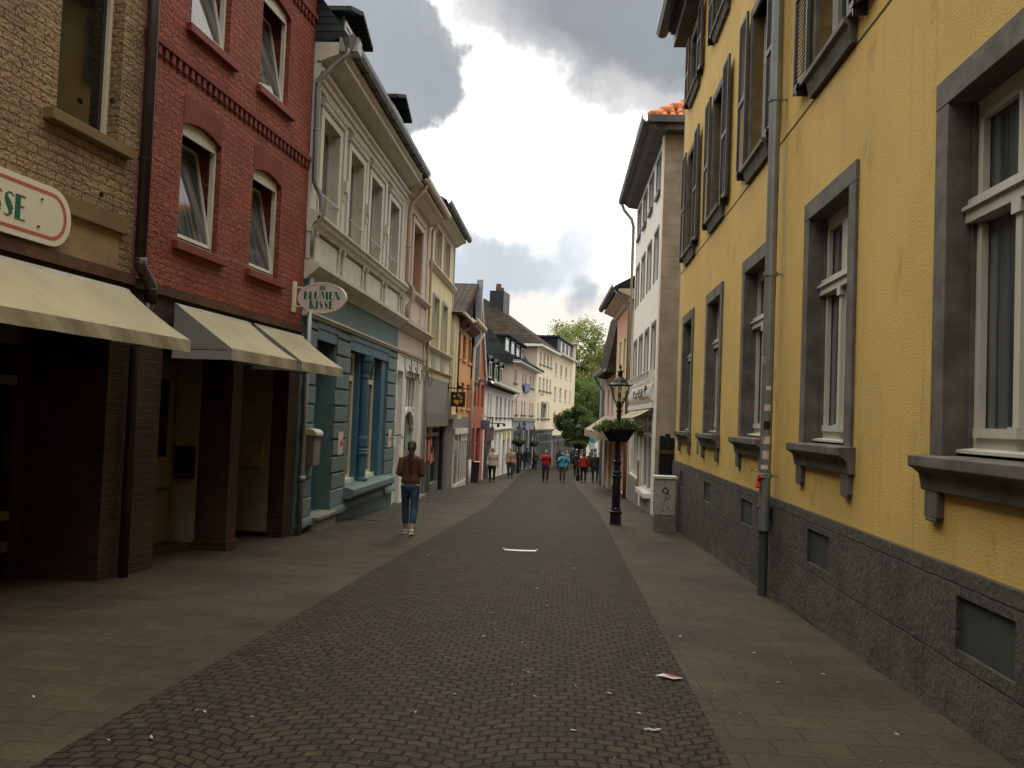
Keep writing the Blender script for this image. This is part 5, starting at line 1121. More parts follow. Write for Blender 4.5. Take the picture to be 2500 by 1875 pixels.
    pm.build('palm_tree_mark', MT['blackp'], s)
    sq = MB(); sq.tube([(3.3-.09*i, .172, 2.33+.035*math.sin(i*1.3)) for i in range(28)], .010, 4); sq.build('script_line', plain('faded_red', (.22, .08, .07), .7), s)
    awning(R2, .75, 7.5, 2.0, 1.72, .62, .02, 'awn', 'small striped beige awning under the half round palm sign', None, near_side=False, name='striped_awning', zb=1.5)
    # dark wooden gate in the gap, cabinet
    GF = Fr((3.92, 21.6), (4.9, 21.7), 1)
    g = Node('wooden_gate', Fr((3.75, 22.2), (4.9, 22.2), -1), 0, 0, gz(4, 22.2), 'dark wooden gate closing the gap between the yellow and the white house', 'gate')
    m = MB(); z0 = gz(4, 22.2)
    for k in range(9): m.box(.14*k, .14*k+.125, z0, z0+2.15+.06*math.sin(k*2), -.02, .02)
    m.box(0, 1.26, z0, z0+2.1, -.04, -.02); m.build('boards', MT['blackp'], g); MB().box(0, 1.26, z0+.4, z0+.5, .02, .05).box(0, 1.26, z0+1.7, z0+1.8, .02, .05).build('rail', MT['brownwood'], g)
    c = ghit(1603, 1297); cx, cy = 3.20, 19.3; z0 = gz(3.3, 19.3)
    CF = Fr((cx, cy), (cx+.066, cy+1), 1)   # u away, w towards the street
    cb = Node('utility_cabinet', CF, .2, -.2, z0, 'grey electrical cabinet with black graffiti scribbles on a concrete base', 'cabinet')
    MB().box(-.02, .42, z0-.1, z0+.33, -.46, .02).build('concrete_base', MT['concrete'], cb, bevel=.01)
    bx = MB().box(0, .40, z0+.35, z0+1.14, -.44, 0).build('housing', MT['cab'], cb, bevel=.006)
    MB().box(-.006, -.0, z0+.38, z0+1.12, -.40, -.05).build('door', MT['cab'], cb, bx)
    MB().box(-.03, .43, z0+1.14, z0+1.20, -.475, .03).build('cap', MT['cabtop'], cb, bevel=.01)
    gr = MB(); random.seed(3)
    def scrib(w, z, r, n, sc=1.):
        pts = []; a = random.random()*6
        for i in range(n): a += random.uniform(.6, 1.6); pts.append((-.010, w+r*math.cos(a)*random.uniform(.4, 1), z+r*sc*math.sin(a)*random.uniform(.4, 1)))
        gr.tube(pts, .005, 4)
    scrib(-.22, z0+.88, .09, 18, 1.2); scrib(-.27, z0+.76, .06, 10, 1.3)
    for w, z in ((-.22, .68), (-.20, .60), (-.27, .52), (-.17, .49), (-.17, .43)): scrib(w, z0+z, .025, 5)
    gr.build('graffiti', MT['graf'], cb, bx)
    g2 = MB()
    for k in range(5):
        pts = [(.08+.26*random.random(), .004, z0+.42+.13*k+.08*random.random()) for _ in range(7)]; g2.tube(pts, .004, 4)
    g2.build('graffiti', MT['graf'], cb, bx)

    # ---- peach house
    ws = []
    for a, b in ((1523, 1527), (1513, 1518), (1503, 1508)): ws.append((R3.U(b, 830)[0], min(R3.U(a, 830)[0]+1.0, 9) if 0 else R3.U(b, 830)[0]+.9, 4.3, 5.15))
    n3 = Node('peach_house', R3, 3.5, 0, -1.6, 'peach coloured house with small upper windows and deep eaves beyond the white house', 'house')
    L3 = R3.len; m = MB(); cs3 = [.7, 2.7, 4.7]; hw = [(c, c+1.0, 3.6, 5.1) for c in cs3]+[(c, c+1.0, 1.4, 2.6) for c in cs3]
    shell(m, 0, L3, 5.15, 6.45, [], .1, 10); m.build('upper_wall', MT['peach'], n3)
    m = MB(); shell(m, 0, L3, 1.1, 5.15, hw, .2, 10); m.build('wall', MT['peachy'], n3)
    for h in hw: window(n3, *h, .15, 'white', 'glassc', .06)
    m = MB(); shell(m, 0, L3, -2.0, 1.1, [(.6, 3.0, -1.3, .8), (3.8, 6.4, -1.3, .8)], .25, 10); m.build('shop_wall', MT['peach'], n3)
    for a, b in ((.6, 3.0), (3.8, 6.4)): window(n3, a, b, -1.3, .8, .2, 'brownwood', 'glassd', .1, (.5,), (), None, name='shop_window')
    MB().box(0, L3, -2.0, -1.32, -.1, .03).build('base_wall', plain('red_brown_base', (.12, .06, .045), .8), n3)
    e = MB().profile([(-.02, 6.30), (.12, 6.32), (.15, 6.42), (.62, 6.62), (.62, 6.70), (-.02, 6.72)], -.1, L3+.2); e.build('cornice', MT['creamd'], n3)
    g = MB(); gutter(g, -.1, L3+.3, .75, 6.80, .12); g.build('gutter', MT['zincd'], n3)
    MB().profile([(.75, 6.82), (-4.5, 9.8), (-10, 6.7), (0, 6.6)], 0, L3).build('roof', MT['browntile'], n3)
    MB().tube([(.1, .75, 6.7), (.1, .5, 6.4), (.08, .15, 6.0), (.08, .12, -1.4)], .07, 8).build('drainpipe', MT['zinc'], n3, smooth=True)
    # ---- low house with steep brown roof
    L4 = R4.len
    n4 = house('low_brown_roofed_house', R4, 0, L4, -1.9, 3.95, 'pinkc', [(.8, 1.9, 1.9, 3.2), (3.2, 4.3, 1.9, 3.2)], 'low pale house with a steep brown tiled roof behind the lamp post', D=9, extra=[(.5, 2.4, -2.2, .6), (3.2, 5.4, -2.2, .6)])
    for a, b in ((.5, 2.4), (3.2, 5.4)): window(n4, a, b, -2.1, .6, .2, 'white', 'glassd', .1, (.5,), (), None, name='shop_window')
    MB().profile([(.45, 3.9), (-.15, 6.9), (-4, 8.2), (-9, 4), (0, 3.8)], -.1, L4).build('roof', MT['browntile'], n4)
    g = MB(); gutter(g, 0, L4+.5, .55, 4.0, .12); g.tube([(L4+.3, .55, 3.9), (L4+.3, .3, 3.5), (L4+.2, .1, 3.2), (L4+.2, .1, -1.9)], .07, 8); g.build('gutter', MT['zinc'], n4)
    awning(R3, 2.6, 12.8, 1.85, 1.15, 1.05, .33, 'awn', 'wide pale awning with a scalloped edge behind the hanging flower bowl', None, near_side=2, scal=1, name='wide_awning', zb=.5)
    # ---- grey houses closing the right side
    n5 = house('grey_modern_house', R5, 0, R5.len, -2.6, 5.0, 'greyrender', [(1+k*2.6, 2.6+k*2.6, z, z+1.4) for k in range(6) for z in (.8, 3.1)], 'plain grey house in the far distance on the right, behind the banners', D=10)
    MB().profile([(.3, 5.0), (-5, 8), (-10, 5)], 0, R5.len).build('roof', MT['browntile'], n5)
    for k, (px, y, w_, zz0, zz1, mt, lab) in enumerate(((1446, 58., .33, -.30, .74, 'cyan', 'light blue and white banner hanging on the far right'), (1460, 57., .38, .25, .86, 'signw', 'square pale grey projecting sign with dark marks on the far right'))):
        d = ray(px, 1070); x = d.x/d.y*y
        F = Fr((x-w_/2, y), (x+w_/2, y), -1); nb = Node('street_banner' if k == 0 else 'projecting_sign', F, w_/2, 0, zz0-.6, lab, 'sign')
        MB().box(0, w_, zz0, zz1, -.03, .03).build('board', MT[mt], nb)
        if k == 0: MB().box(.04, w_-.04, zz0+.05, zz0+.45, .03, .035).build('white_field', MT['white'], nb); MB().tube([(w_/2, 0, zz1+.02), (w_+.6, 0, zz1+.06)], .02, 6).build('bracket', MT['black'], nb)
        else: MB().prism([(.06, zz0+.3), (.2, zz0+.1), (.16, zz0+.3), (.32, zz0+.52)], .03, .035).build('dark_mark', MT['blackp'], nb); MB().tube([(w_*.9, 0, zz1+.03), (w_+.4, 0, zz1+.05)], .02, 6).build('bracket', MT['black'], nb)
right_side()

# ================================================================ buildings closing the view, and an unseen one added to block sky light
def added_sky_blocker():
    F = Fr((-9, -15.5), (9, -15.5), 1)
    nd = house('sky_blocker_house', F, 0, 18, .2, 12.0, 'clinker', [(1.5+k*3.2, 2.8+k*3.2, z, z+1.8) for k in range(5) for z in (1.6, 5.0, 8.4)], 'unseen brown brick house added behind the viewer to block sky light', 'house', D=9)  # out of view, added to keep sky light off the near street
    MB().profile([(.4, 12.0), (-4.5, 15), (-9.4, 12.0)], 0, 18).build('roof', MT['slate'], nd)
added_sky_blocker()
def street_end():
    F = Fr((-6, 150), (60, 158), -1)
    nd = house('distant_pale_building', F, 5, 30, -5.6, 1.0, 'whitew', [(6+k*2.0, 7.2+k*2.0, z, z+1.5) for k in range(12) for z in (-4.6, -2.0)], 'distant pale building with rows of windows closing the street under the trees', 'building', D=12)
    MB().profile([(.4, 1.0), (-6, 4.4), (-12, 1.0)], 5, 30).build('roof', MT['slate'], nd)
    F2 = Fr((14, 118), (24, 150), 1)
    n2 = house('distant_cream_building', F2, 0, 26, -4.6, 4.0, 'creamy', [(1+k*2.4, 2.2+k*2.4, z, z+1.5) for k in range(10) for z in (-3.8, -.6, 1.9)], 'distant cream building on the right behind the trees', 'building', D=12)
    MB().profile([(.4, 4.0), (-6, 8), (-12, 4.0)], 0, 26).build('roof', MT['browntile'], n2)
street_end()

# ================================================================ street lamps with flower bowls
LEAFD = leafmat('planter_leaf', (.020, .045, .012), (.055, .10, .025), .2)
def leaf_cards(name, pts, size, mat, fr_node, parent=None, jitter=1., flat=.5):
    """many small leaf faces at the given points"""
    n = len(pts); P = np.array(pts, float); a = rng.normal(size=(n, 3)); a /= np.linalg.norm(a, axis=1)[:, None]
    b = rng.normal(size=(n, 3)); b -= a*(a*b).sum(1)[:, None]; b /= np.linalg.norm(b, axis=1)[:, None]
    s = (size*(.6+.8*rng.random(n)))[:, None]
    V = np.stack([P-a*s*.5, P+b*s*.32, P+a*s*.5, P-b*s*.32], 1).reshape(-1, 3)
    o = fr_node.o; V = (V-np.array(o))*np.array([1, fr_node.fr.side, 1])
    me = bpy.data.meshes.new(name); me.vertices.add(4*n); me.vertices.foreach_set('co', V.ravel()); me.loops.add(4*n); me.loops.foreach_set('vertex_index', np.arange(4*n, dtype=np.int32))
    me.polygons.add(n); me.polygons.foreach_set('loop_start', np.arange(0, 4*n, 4, dtype=np.int32)); me.update(calc_edges=True); me.materials.append(mat)
    ob = bpy.data.objects.new(name, me); COL.objects.link(ob); ob.parent = parent or fr_node.ob; return ob
def lamp_glass():
    m = bpy.data.materials.new('lamp_glass'); m.use_nodes = True; nt = m.node_tree; q = NB(nt); nt.nodes.clear()
    t = q.n('ShaderNodeBsdfTransparent', {0: (.80, .82, .80, 1)}); g = q.n('ShaderNodeBsdfGlossy', {'Color': (1, 1, 1, 1), 'Roughness': .08}); mx = q.n('ShaderNodeMixShader', {0: .12}); q.link(t.outputs[0], mx.inputs[1]); q.link(g.outputs[0], mx.inputs[2])
    o = nt.nodes.new('ShaderNodeOutputMaterial'); q.link(mx.outputs[0], o.inputs[0]); return m
LG = lamp_glass()
def make_lamp(x, y, label):
    z0 = gz(x, y); nd = Node('street_lamp', WF, x, y, z0, label, 'street lamp', 'black lantern street lamps along the street'); c = (x, y, z0)
    MB().lathe([(.155, -.05), (.155, .02), (.14, .03), (.13, .25), (.15, .27), (.155, .31), (.12, .335)], c, 8, math.pi/8).build('base', MT['black'], nd)
    MB().lathe([(.11, .33), (.115, .37), (.098, .40), (.092, .95), (.088, 1.08), (.115, 1.10), (.118, 1.14), (.085, 1.17), (.10, 1.20), (.10, 1.22), (.07, 1.26), (.075, 1.40), (.10, 1.45), (.10, 1.48), (.068, 1.50), (.06, 2.05), (.055, 2.30), (.053, 2.62), (.075, 2.64), (.075, 2.67), (.05, 2.69), (.05, 2.74), (.075, 2.76), (.055, 2.80), (.05, 2.86)], c, 16).build('post', MT['black'], nd, smooth=False)
    f = MB(); a0 = math.pi/6
    zb, zt, rb, rt = 2.86, 3.25, .115, .26
    f.lathe([(.02, zb-.02), (.125, zb-.015), (.125, zb+.01), (.02, zb+.01)], c, 6, a0)
    for k in range(6):
        a = a0+k*math.pi/3; f.tube([(x+rb*math.cos(a), y+rb*math.sin(a), z0+zb), (x+rt*math.cos(a), y+rt*math.sin(a), z0+zt)], .009, 5)
        f.tube([(x+.05*math.cos(a), y+.05*math.sin(a), z0+2.72), (x+.085*math.cos(a), y+.085*math.sin(a), z0+2.80), (x+.10*math.cos(a), y+.10*math.sin(a), z0+2.86)], .008, 4)
        f.tube([(x+rt*math.cos(a), y+rt*math.sin(a), z0+zt), (x+(rt+.05)*math.cos(a), y+(rt+.05)*math.sin(a), z0+zt+.01), (x+(rt+.065)*math.cos(a), y+(rt+.065)*math.sin(a), z0+zt+.055)], [.014, .012, .004], 5)
    f.build('lantern_frame', MT['black'], nd)
    MB().lathe([(rt+.02, zt-.01), (rt+.02, zt+.015), (rt-.02, zt+.02), (.19, zt+.06), (.15, zt+.13), (.085, zt+.20), (.06, zt+.215), (.055, zt+.32), (.095, zt+.325), (.095, zt+.335), (.04, zt+.365), (.018, zt+.375), (.016, zt+.40), (.033, zt+.425), (.030, zt+.45), (.012, zt+.49), (.004, zt+.51)], c, 12, a0).build('lantern_roof', MT['black'], nd)
    g = MB()
    for k in range(6):
        a, b = a0+k*math.pi/3, a0+(k+1)*math.pi/3
        g.quad(*[(x+r*math.cos(t)*.97, y+r*math.sin(t)*.97, z0+z) for r, z, t in ((rb, zb+.01, a), (rb, zb+.01, b), (rt, zt, b), (rt, zt, a))])
    g.build('lantern_glass', LG, nd, recalc=False)
    MB().lathe([(.02, zb), (.025, zb+.08), (.045, zb+.12), (.05, zb+.17), (.03, zb+.21), (.008, zb+.23)], c, 10).lathe([(.012, zb+.28), (.012, zt)], c, 6).build('lamp_bulb', plain('milky_bulb', (.45, .44, .38), .3), nd)
    # two half bowls clamped round the post
    bw = MB().lathe([(.20, 1.93), (.22, 1.94), (.40, 2.20), (.41, 2.24), (.385, 2.24), (.2, 1.97)], c, 10); bo = bw.build('flower_bowl', MT['soil'], nd)
    MB().lathe([(.39, 2.20), (.0, 2.21)], c, 10).build('soil', plain('potting_soil', (.03, .02, .012), .9), nd, bo) if 0 else None
    pts = []
    for _ in range(1500):
        a = rng.random()*2*math.pi; r = .47*math.sqrt(rng.random())*(1+.18*math.sin(a*3+x)); z = 2.26+.16*rng.random()*(1.15-r)+.05*math.sin(a*5)-max(0, r-.40)*1.3*rng.random()
        pts.append((x+r*math.cos(a), y+r*math.sin(a), z0+z))
    for a, L_ in ((-.15, .22), (.05, .18), (2.2, .10), (3.3, .08)):
        for _ in range(160): t = rng.random(); pts.append((x+(.42+.14*t)*math.cos(a)+.05*rng.normal(), y+(.42+.14*t)*math.sin(a)+.05*rng.normal(), z0+2.28-L_*t*t+.04*rng.normal()))
    lf = leaf_cards('foliage', pts, .055, LEAFD, nd)
    fl = MB()
    for k in range(9):
        a = -.1 if k == 0 else (3.9 if k == 1 else rng.random()*6.28); r = .52 if k == 0 else .42; R = .045 if k < 2 else .022
        for _ in range(5): fl.ell((x+r*math.cos(a)+R*.6*rng.normal(), y+r*math.sin(a)+R*.6*rng.normal(), z0+(2.30 if k != 1 else 2.20)+R*.5*rng.normal()), R*.6, R*.6, R*.5, 6, 4)
    fl.build('red_flower', plain('geranium_red', (.42, .04, .03), .6, var=.2), nd, lf)
    return nd
lp = ghit(1502, 1281)
make_lamp(lp.x, lp.y, 'nearest black lantern lamp with a flower bowl, on the pavement by the white house')
def copy_tree(o, parent=None):
    c = o.copy(); COL.objects.link(c); c.parent = parent
    for ch in list(o.children): copy_tree(ch, c)
    return c
l0 = bpy.data.objects['street_lamp']
for (px, y, lab) in ((1411, 54.0, 'far lantern lamp with flower bowl between the people, in front of the dark round tree'), (1264, 64.5, 'distant left lantern lamp with flower bowl, next to the small blue sign'), (1301, 77.5, 'most distant lantern lamp with flower bowl, before the cream corner house')):
    d = ray(px, 1160); x = d.x/d.y*y
    c = copy_tree(l0); c.location = (x, y, gz(x, y)); c['label'] = lab; c.rotation_euler.z = 1.1*len(lab)

# ================================================================ trees
def tree(x, y, zb, h, cz, rx, rz, n, size, m, label, name='leafy_tree', clus=60, trunk=.3, seed=1, gap=.55, group=None):
    r = np.random.default_rng(seed); nd = Node(name, WF, x, y, zb, label, 'tree', group)
    t = MB(); t.tube([(x, y, zb-.3), (x+.05, y, zb+h*.15), (x-.05, y, zb+(cz-zb)*.6), (x, y, cz+rz*.3)], [trunk, trunk*.8, trunk*.65, trunk*.25], 10)
    cl = []
    for k in range(clus):
        d = r.normal(size=3); d /= np.linalg.norm(d); q = (.35+.65*r.random()**.5); c = np.array([x, y, cz])+d*np.array([rx, rx, rz])*q
        c[2] += 0; cl.append((c, (.16+.14*r.random())*rx*1.3))
        if k % 2 == 0: s0 = np.array([x, y, min(cz, c[2]-.2*rz)-rz*.25]); mid = (s0+c)/2+r.normal(size=3)*.05*rx; t.tube([tuple(s0), tuple(mid), tuple(c)], [trunk*.28, trunk*.16, trunk*.04], 5)
    t.build('trunk', MT['bark'], nd, smooth=True)
    per = n//clus; pts = []
    for c, rr in cl:
        e = r.normal(size=(per, 3)); e /= np.linalg.norm(e, axis=1)[:, None]; pts.append(c+e*(rr*(gap+(1-gap)*r.random((per, 1))))*np.array([1, 1, .75]))
    leaf_cards('crown', np.concatenate(pts), size, m, nd)
L1_ = leafmat('plane_leaf', (.13, .15, .035), (.30, .31, .12), .45); L2_ = leafmat('mid_leaf', (.030, .065, .014), (.075, .125, .028), .3); L3_ = leafmat('dark_leaf_tree', (.012, .035, .010), (.035, .075, .018), .3)
tree(9.5, 132, -4.6, 20, 9.4, 5.9, 7.9, 30000, .30, L1_, 'tall pale green plane tree with thin see-through crown at the end of the street', clus=230, trunk=.45, seed=5, gap=.05)
tree(14.4, 138, -4.8, 16, 6.6, 4.6, 6.6, 15000, .32, L1_, 'smaller pale green tree right of the tall plane tree', clus=120, trunk=.35, seed=8, gap=.05)
tree(9.4, 112, -4.1, 10, 2.9, 4.4, 3.6, 14000, .30, L2_, 'mid green bushy tree standing before the tall plane tree', clus=70, trunk=.3, seed=9, gap=.3)
tree(13.2, 122, -4.3, 11, 3.0, 4.0, 4.2, 9000, .30, L2_, 'mid green tree behind the banners on the right', clus=50, trunk=.3, seed=12, gap=.3)
tree(6.15, 84, -3.0, 6, 1.05, 1.85, 1.75, 16000, .16, L3_, 'small dark round tree in front of the far cream house', clus=60, trunk=.13, seed=3, gap=.35)

# ================================================================ people
def remesh(mb, vox, smooth=2):
    me = bpy.data.meshes.new('tmp'); me.from_pydata(mb.v, [], mb.f)
    import bmesh
    bm = bmesh.new(); bm.from_mesh(me); bmesh.ops.recalc_face_normals(bm, faces=bm.faces); bm.to_mesh(me); bm.free()
    o = bpy.data.objects.new('tmp', me); COL.objects.link(o)
    r = o.modifiers.new('r', 'REMESH'); r.mode = 'VOXEL'; r.voxel_size = vox
    sm = o.modifiers.new('s', 'SMOOTH'); sm.iterations = smooth; sm.factor = .6
    dg = bpy.context.evaluated_depsgraph_get(); out = bpy.data.meshes.new_from_object(o.evaluated_get(dg))
    bpy.data.objects.remove(o); bpy.data.meshes.remove(me); out.shade_smooth(); return out
def loft(m, secs, seg=14):
    """secs: (cx, cy, z, rx, ry) stacked elliptical sections"""
    k0 = len(m.v)
    for cx, cy, z, rx, ry in secs:
        for j in range(seg): a = 2*math.pi*j/seg; m.v.append((cx+rx*math.cos(a), cy+ry*math.sin(a), z))
    for i in range(len(secs)-1):
        for j in range(seg): a = k0+i*seg+j; b = k0+i*seg+(j+1) % seg; m.f.append((a, b, b+seg, a+seg))
    m.f.append(tuple(k0+j for j in range(seg))[::-1]); m.f.append(tuple(k0+(len(secs)-1)*seg+j for j in range(seg)))
SKIN = plain('skin', (.42, .25, .18), .55, var=.05, bump=0)
def person(px, pyf, head, away, label, jacket, trousers, shoes=(.02, .02, .02), hair=(.05, .03, .02), hairstyle='short', build=1., stride=.0, arms=('down', 'down'), coat=.0, vox=.014, depth=None, turn=0., group='people walking in the street', shirt=None, height=None, open_coat=None, bald=False):
    g = ghit(px, pyf)
    if depth: d = ray(px, pyf); g = Vector((d.x/d.y*depth, depth, 0)); g.z = gz(g.x, g.y)
    if height is None:
        dd = ray(*head); t = g.y/dd.y; height = (CAM_Z+dd.z*t)-g.z
    height = min(1.9, max(1.5, height)); k = height/1.72
    ang = (math.pi/2 if away else -math.pi/2)+turn     # heading
    nd = Node('person', WF, g.x, g.y, g.z, label, 'person', group)
    cs, sn = math.cos(ang-math.pi/2), math.sin(ang-math.pi/2)
    b_ = build
    def place(mesh, name, mat):
        # local: x right, y forward
        co = np.empty(len(mesh.vertices)*3); mesh.vertices.foreach_get('co', co); co = co.reshape(-1, 3)*k
        X = co[:, 0]*cs-co[:, 1]*sn; Y = co[:, 0]*sn+co[:, 1]*cs; co[:, 0], co[:, 1] = X, Y; mesh.vertices.foreach_set('co', co.ravel()); mesh.update()
        mesh.materials.clear(); mesh.materials.append(mat); mesh.name = name
        o = bpy.data.objects.new(name, mesh); COL.objects.link(o); o.parent = nd.ob; return o
    st = stride
    hips = [(-.09*b_, .0, .90), (.09*b_, .0, .90)]
    fy = [st*.30, -st*.30]; lift = [0, .05*abs(st)+.0]
    knees = [(-.095*b_, st*.16+.03, .49), (.095*b_, -st*.10+.03, .49)]
    ank = [(-.085*b_, fy[0], .085), (.08*b_, fy[1]-.03*abs(st), .085+lift[1]*1.5)]
    def legs(m, e=0., to=0.):
        for h, kn, a in zip(hips, knees, ank):
            end = Vector(a)+(Vector(kn)-Vector(a))*to
            pts = [h, tuple(Vector(h).lerp(Vector(kn), .45)), kn, tuple(Vector(kn).lerp(Vector(a), .35)), tuple(end)]
            m.tube(pts, [(.088+e)*b_, (.078+e)*b_, .056+e, .054+e, .038+e*1.5], 12)
    def torso(m, e=0., z0=.86, top=1.43):
        z = lambda t: z0+(top-z0)*t
        loft(m, [(0, 0, z(0), (.155+e)*b_, (.10+e)*b_), (0, -.005, z(.12), (.165+e)*b_, (.112+e)*b_), (0, .0, z(.38), (.135+e)*b_, (.10+e)*b_), (0, .01, z(.65), (.158+e)*b_, (.115+e)*b_), (0, 0, z(.86), (.175+e)*b_, (.105+e)), (0, -.01, z(.96), (.13+e)*b_, .085+e), (0, -.01, z(1.0), .06+e, .06+e)])
    shd = [(-.175*b_, -.01, 1.385), (.175*b_, -.01, 1.385)]
    elb, wr = [], []
    for i, (sx, a) in enumerate(zip((-1, 1), arms)):
        if a == 'down': e_ = (sx*.225*b_, -.03+(.06*st*(1 if i else -1)), 1.11); w_ = (sx*.235*b_, .04+(.14*st*(1 if i else -1)), .86)
        elif a == 'front': e_ = (sx*.235*b_, -.05, 1.12); w_ = (sx*.14, .17, 1.09)
        elif a == 'face': e_ = (sx*.235*b_, .10, 1.16); w_ = (sx*.075, .17, 1.40)
        elif a == 'pocket': e_ = (sx*.25*b_, -.06, 1.12); w_ = (sx*.18*b_, .07, .93)
        elif a == 'out': e_ = (sx*.27*b_, -.03, 1.13); w_ = (sx*.27, .16, 1.02)
        elb.append(e_); wr.append(w_)
    def armsf(m, e=0., to=1.):
        for s_, e_, w_ in zip(shd, elb, wr):
            m.tube([(s_[0]*.80, s_[1], s_[2]-.02), s_, tuple(Vector(s_).lerp(Vector(e_), .5)), e_, tuple(Vector(e_).lerp(Vector(w_), .3)), tuple(Vector(e_).lerp(Vector(w_), to))], [.055+e, .056+e, .047+e, .041+e, .040+e, .028+e*1.2], 10)
    # body: one continuous surface
    m = MB(); torso(m); legs(m); armsf(m)
    m.tube([(0, -.01, 1.38), (0, .0, 1.46), (0, .012, 1.53)], [.062, .052, .050], 12)
    m.ell((0, .012, 1.605), .074, .094, .112, 16, 11); m.ell((0, .035, 1.545), .052, .062, .058, 12, 7)
    m.tube([(0, .095, 1.625), (0, .118, 1.592), (0, .098, 1.583)], [.010, .016, .011], 6)
    for sx in (-1, 1): m.ell((sx*.075, .0, 1.60), .012, .022, .032, 6, 5); m.ell((sx*.03, .088, 1.637), .018, .012, .008, 6, 4)
    m.ell((0, .092, 1.555), .024, .012, .009, 8, 4)
    for (wx, wy, wz), (ex, ey, ez), sx in zip(wr, elb, (-1, 1)):
        dirv = (Vector((wx, wy, wz))-Vector((ex, ey, ez))).normalized(); w = Vector((wx, wy, wz)); side = Vector((0, 1, 0)) if abs(dirv.y) < .7 else Vector((1, 0, 0)); side = (side-dirv*side.dot(dirv)).normalized(); nrm = dirv.cross(side)
        m.tube([tuple(w), tuple(w+dirv*.045), tuple(w+dirv*.085)], [.026, .034, .030], 8)
        for f_, (o_, L_) in enumerate(((-.027, .062), (-.009, .072), (.009, .068), (.026, .052))):
            a = w+dirv*.082+side*o_; c1 = nrm*(-sx*.012); m.tube([tuple(a), tuple(a+dirv*L_*.5+c1*.4), tuple(a+dirv*L_*.9+c1*1.6)], [.0095, .009, .007], 6)
        a = w+dirv*.03+side*.028; m.tube([tuple(a), tuple(a+dirv*.03+side*.018), tuple(a+dirv*.06+side*.016)], [.012, .010, .008], 6)
    for a in ank: m.tube([(a[0], a[1]-.03, a[2]-.03), (a[0], a[1]+.06, .035), (a[0], a[1]+.13, .03)], [.035, .036, .026], 8)
    place(remesh(m, vox*.75), 'body', SKIN)
    tm = plain('cloth_%02x%02x%02x' % tuple(int(min(.999, c**.5)*255) for c in trousers), trousers, .85, var=.22, vs=6, bump=.5, bs=35, dist=.01)
    jm = plain('cloth_%02x%02x%02x' % tuple(int(min(.999, c**.5)*255) for c in jacket), jacket, .8, var=.2, vs=6, bump=.6, bs=22, dist=.015)
    m = MB(); legs(m, .014, .10 if not shirt else .28); loft(m, [(0, -.0, .80, .15*b_, .105*b_), (0, -.012, .88, .175*b_, .128*b_), (0, -.005, .95, .165*b_, .12*b_), (0, 0, 1.0, .15*b_, .11*b_)]); place(remesh(m, vox), 'trousers', tm)
    m = MB(); torso(m, .024, .93-coat, 1.455); armsf(m, .017, .96); m.tube([(0, -.005, 1.40), (0, 0, 1.475)], [.085, .072], 12)
    if coat: loft(m, [(0, 0, .93-coat, .20*b_, .145*b_), (0, 0, 1.0, .185*b_, .135*b_), (0, 0, 1.15, .16*b_, .12*b_)])
    place(remesh(m, vox), 'jacket', jm)
    if shirt:
        m = MB(); loft(m, [(0, 0, .90, .182*b_, .13*b_), (0, 0, .975, .168*b_, .122*b_)]); place(remesh(m, vox), 'shirt', plain('shirt_white', shirt, .8))
    if open_coat:
        m = MB(); loft(m, [(0, .085, .88, .055, .075), (0, .09, 1.1, .045, .065), (0, .095, 1.3, .05, .06), (0, .06, 1.44, .04, .05)]); place(remesh(m, vox), 'jumper', plain('jumper_dark', open_coat, .85))
    # hair
    hm = plain('hair_%02x%02x%02x' % tuple(int(min(.999, c**.5)*255) for c in hair), hair, .6, var=.35, vs=30, bump=.6, bs=70, dist=.01)
    m = MB()
    if bald: m.ell((0, -.035, 1.585), .078, .072, .05, 14, 7)
    else:
        m.ell((0, -.012, 1.638), .084, .094, .094, 16, 9); m.ell((0, -.045, 1.60), .080, .066, .095, 14, 9)
    if hairstyle == 'long': m.tube([(0, -.045, 1.62), (0, -.075, 1.50), (0, -.095, 1.36)], [.085, .088, .045], 12)
    if hairstyle == 'bob': m.ell((0, -.02, 1.60), .095, .095, .115, 14, 9)
    if hairstyle == 'tail': m.tube([(0, -.09, 1.63), (0, -.125, 1.60), (.005, -.135, 1.48), (.01, -.14, 1.33), (.015, -.145, 1.17), (.012, -.145, 1.06)], [.03, .034, .040, .036, .024, .006], 10)
    place(remesh(m, min(vox, .012), 1), 'hair', hm)
    # face marks: eyes and mouth
    if not away:
        m = MB()
        for sx in (-1, 1): m.ell((sx*.029, .096, 1.618), .010, .005, .005, 8, 5)
        e = bpy.data.meshes.new('eye'); e.from_pydata(m.v, [], m.f); place(e, 'eyes', MT['blackp'])
        m = MB().ell((0, .101, 1.556), .020, .006, .005, 8, 5); e = bpy.data.meshes.new('mouth'); e.from_pydata(m.v, [], m.f); place(e, 'mouth', plain('lip', (.25, .08, .07), .5))
    sm = plain('shoe_%02x' % int(shoes[0]*255), shoes, .6)
    for i, a in enumerate(ank):
        m = MB(); lifted = (i == 1 and st > .4)
        z = a[2]-.085; m.tube([(a[0], a[1]-.065, z+.045), (a[0], a[1]-.01, z+.06), (a[0], a[1]+.07, z+.045), (a[0], a[1]+.155, z+.032)], [.036, .046, .042, .026], 10); m.box(a[0]-.038, a[0]+.038, z+.0, z+.022, a[1]-.09, a[1]+.17)
        place(remesh(m, .009, 1), 'shoe', sm)
    return nd
BL = (.018, .019, .024); NAVY = (.022, .028, .05); JEAN = (.03, .06, .115)
person(997, 1306, (1006, 1076), True, 'woman with a long ponytail in a short brown jacket and blue jeans walking away', (.105, .045, .025), (.035, .075, .135), shoes=(.50, .47, .33), hair=(.055, .022, .014), hairstyle='tail', stride=.55, arms=('front', 'front'), shirt=(.55, .55, .58), vox=.011, build=.93)
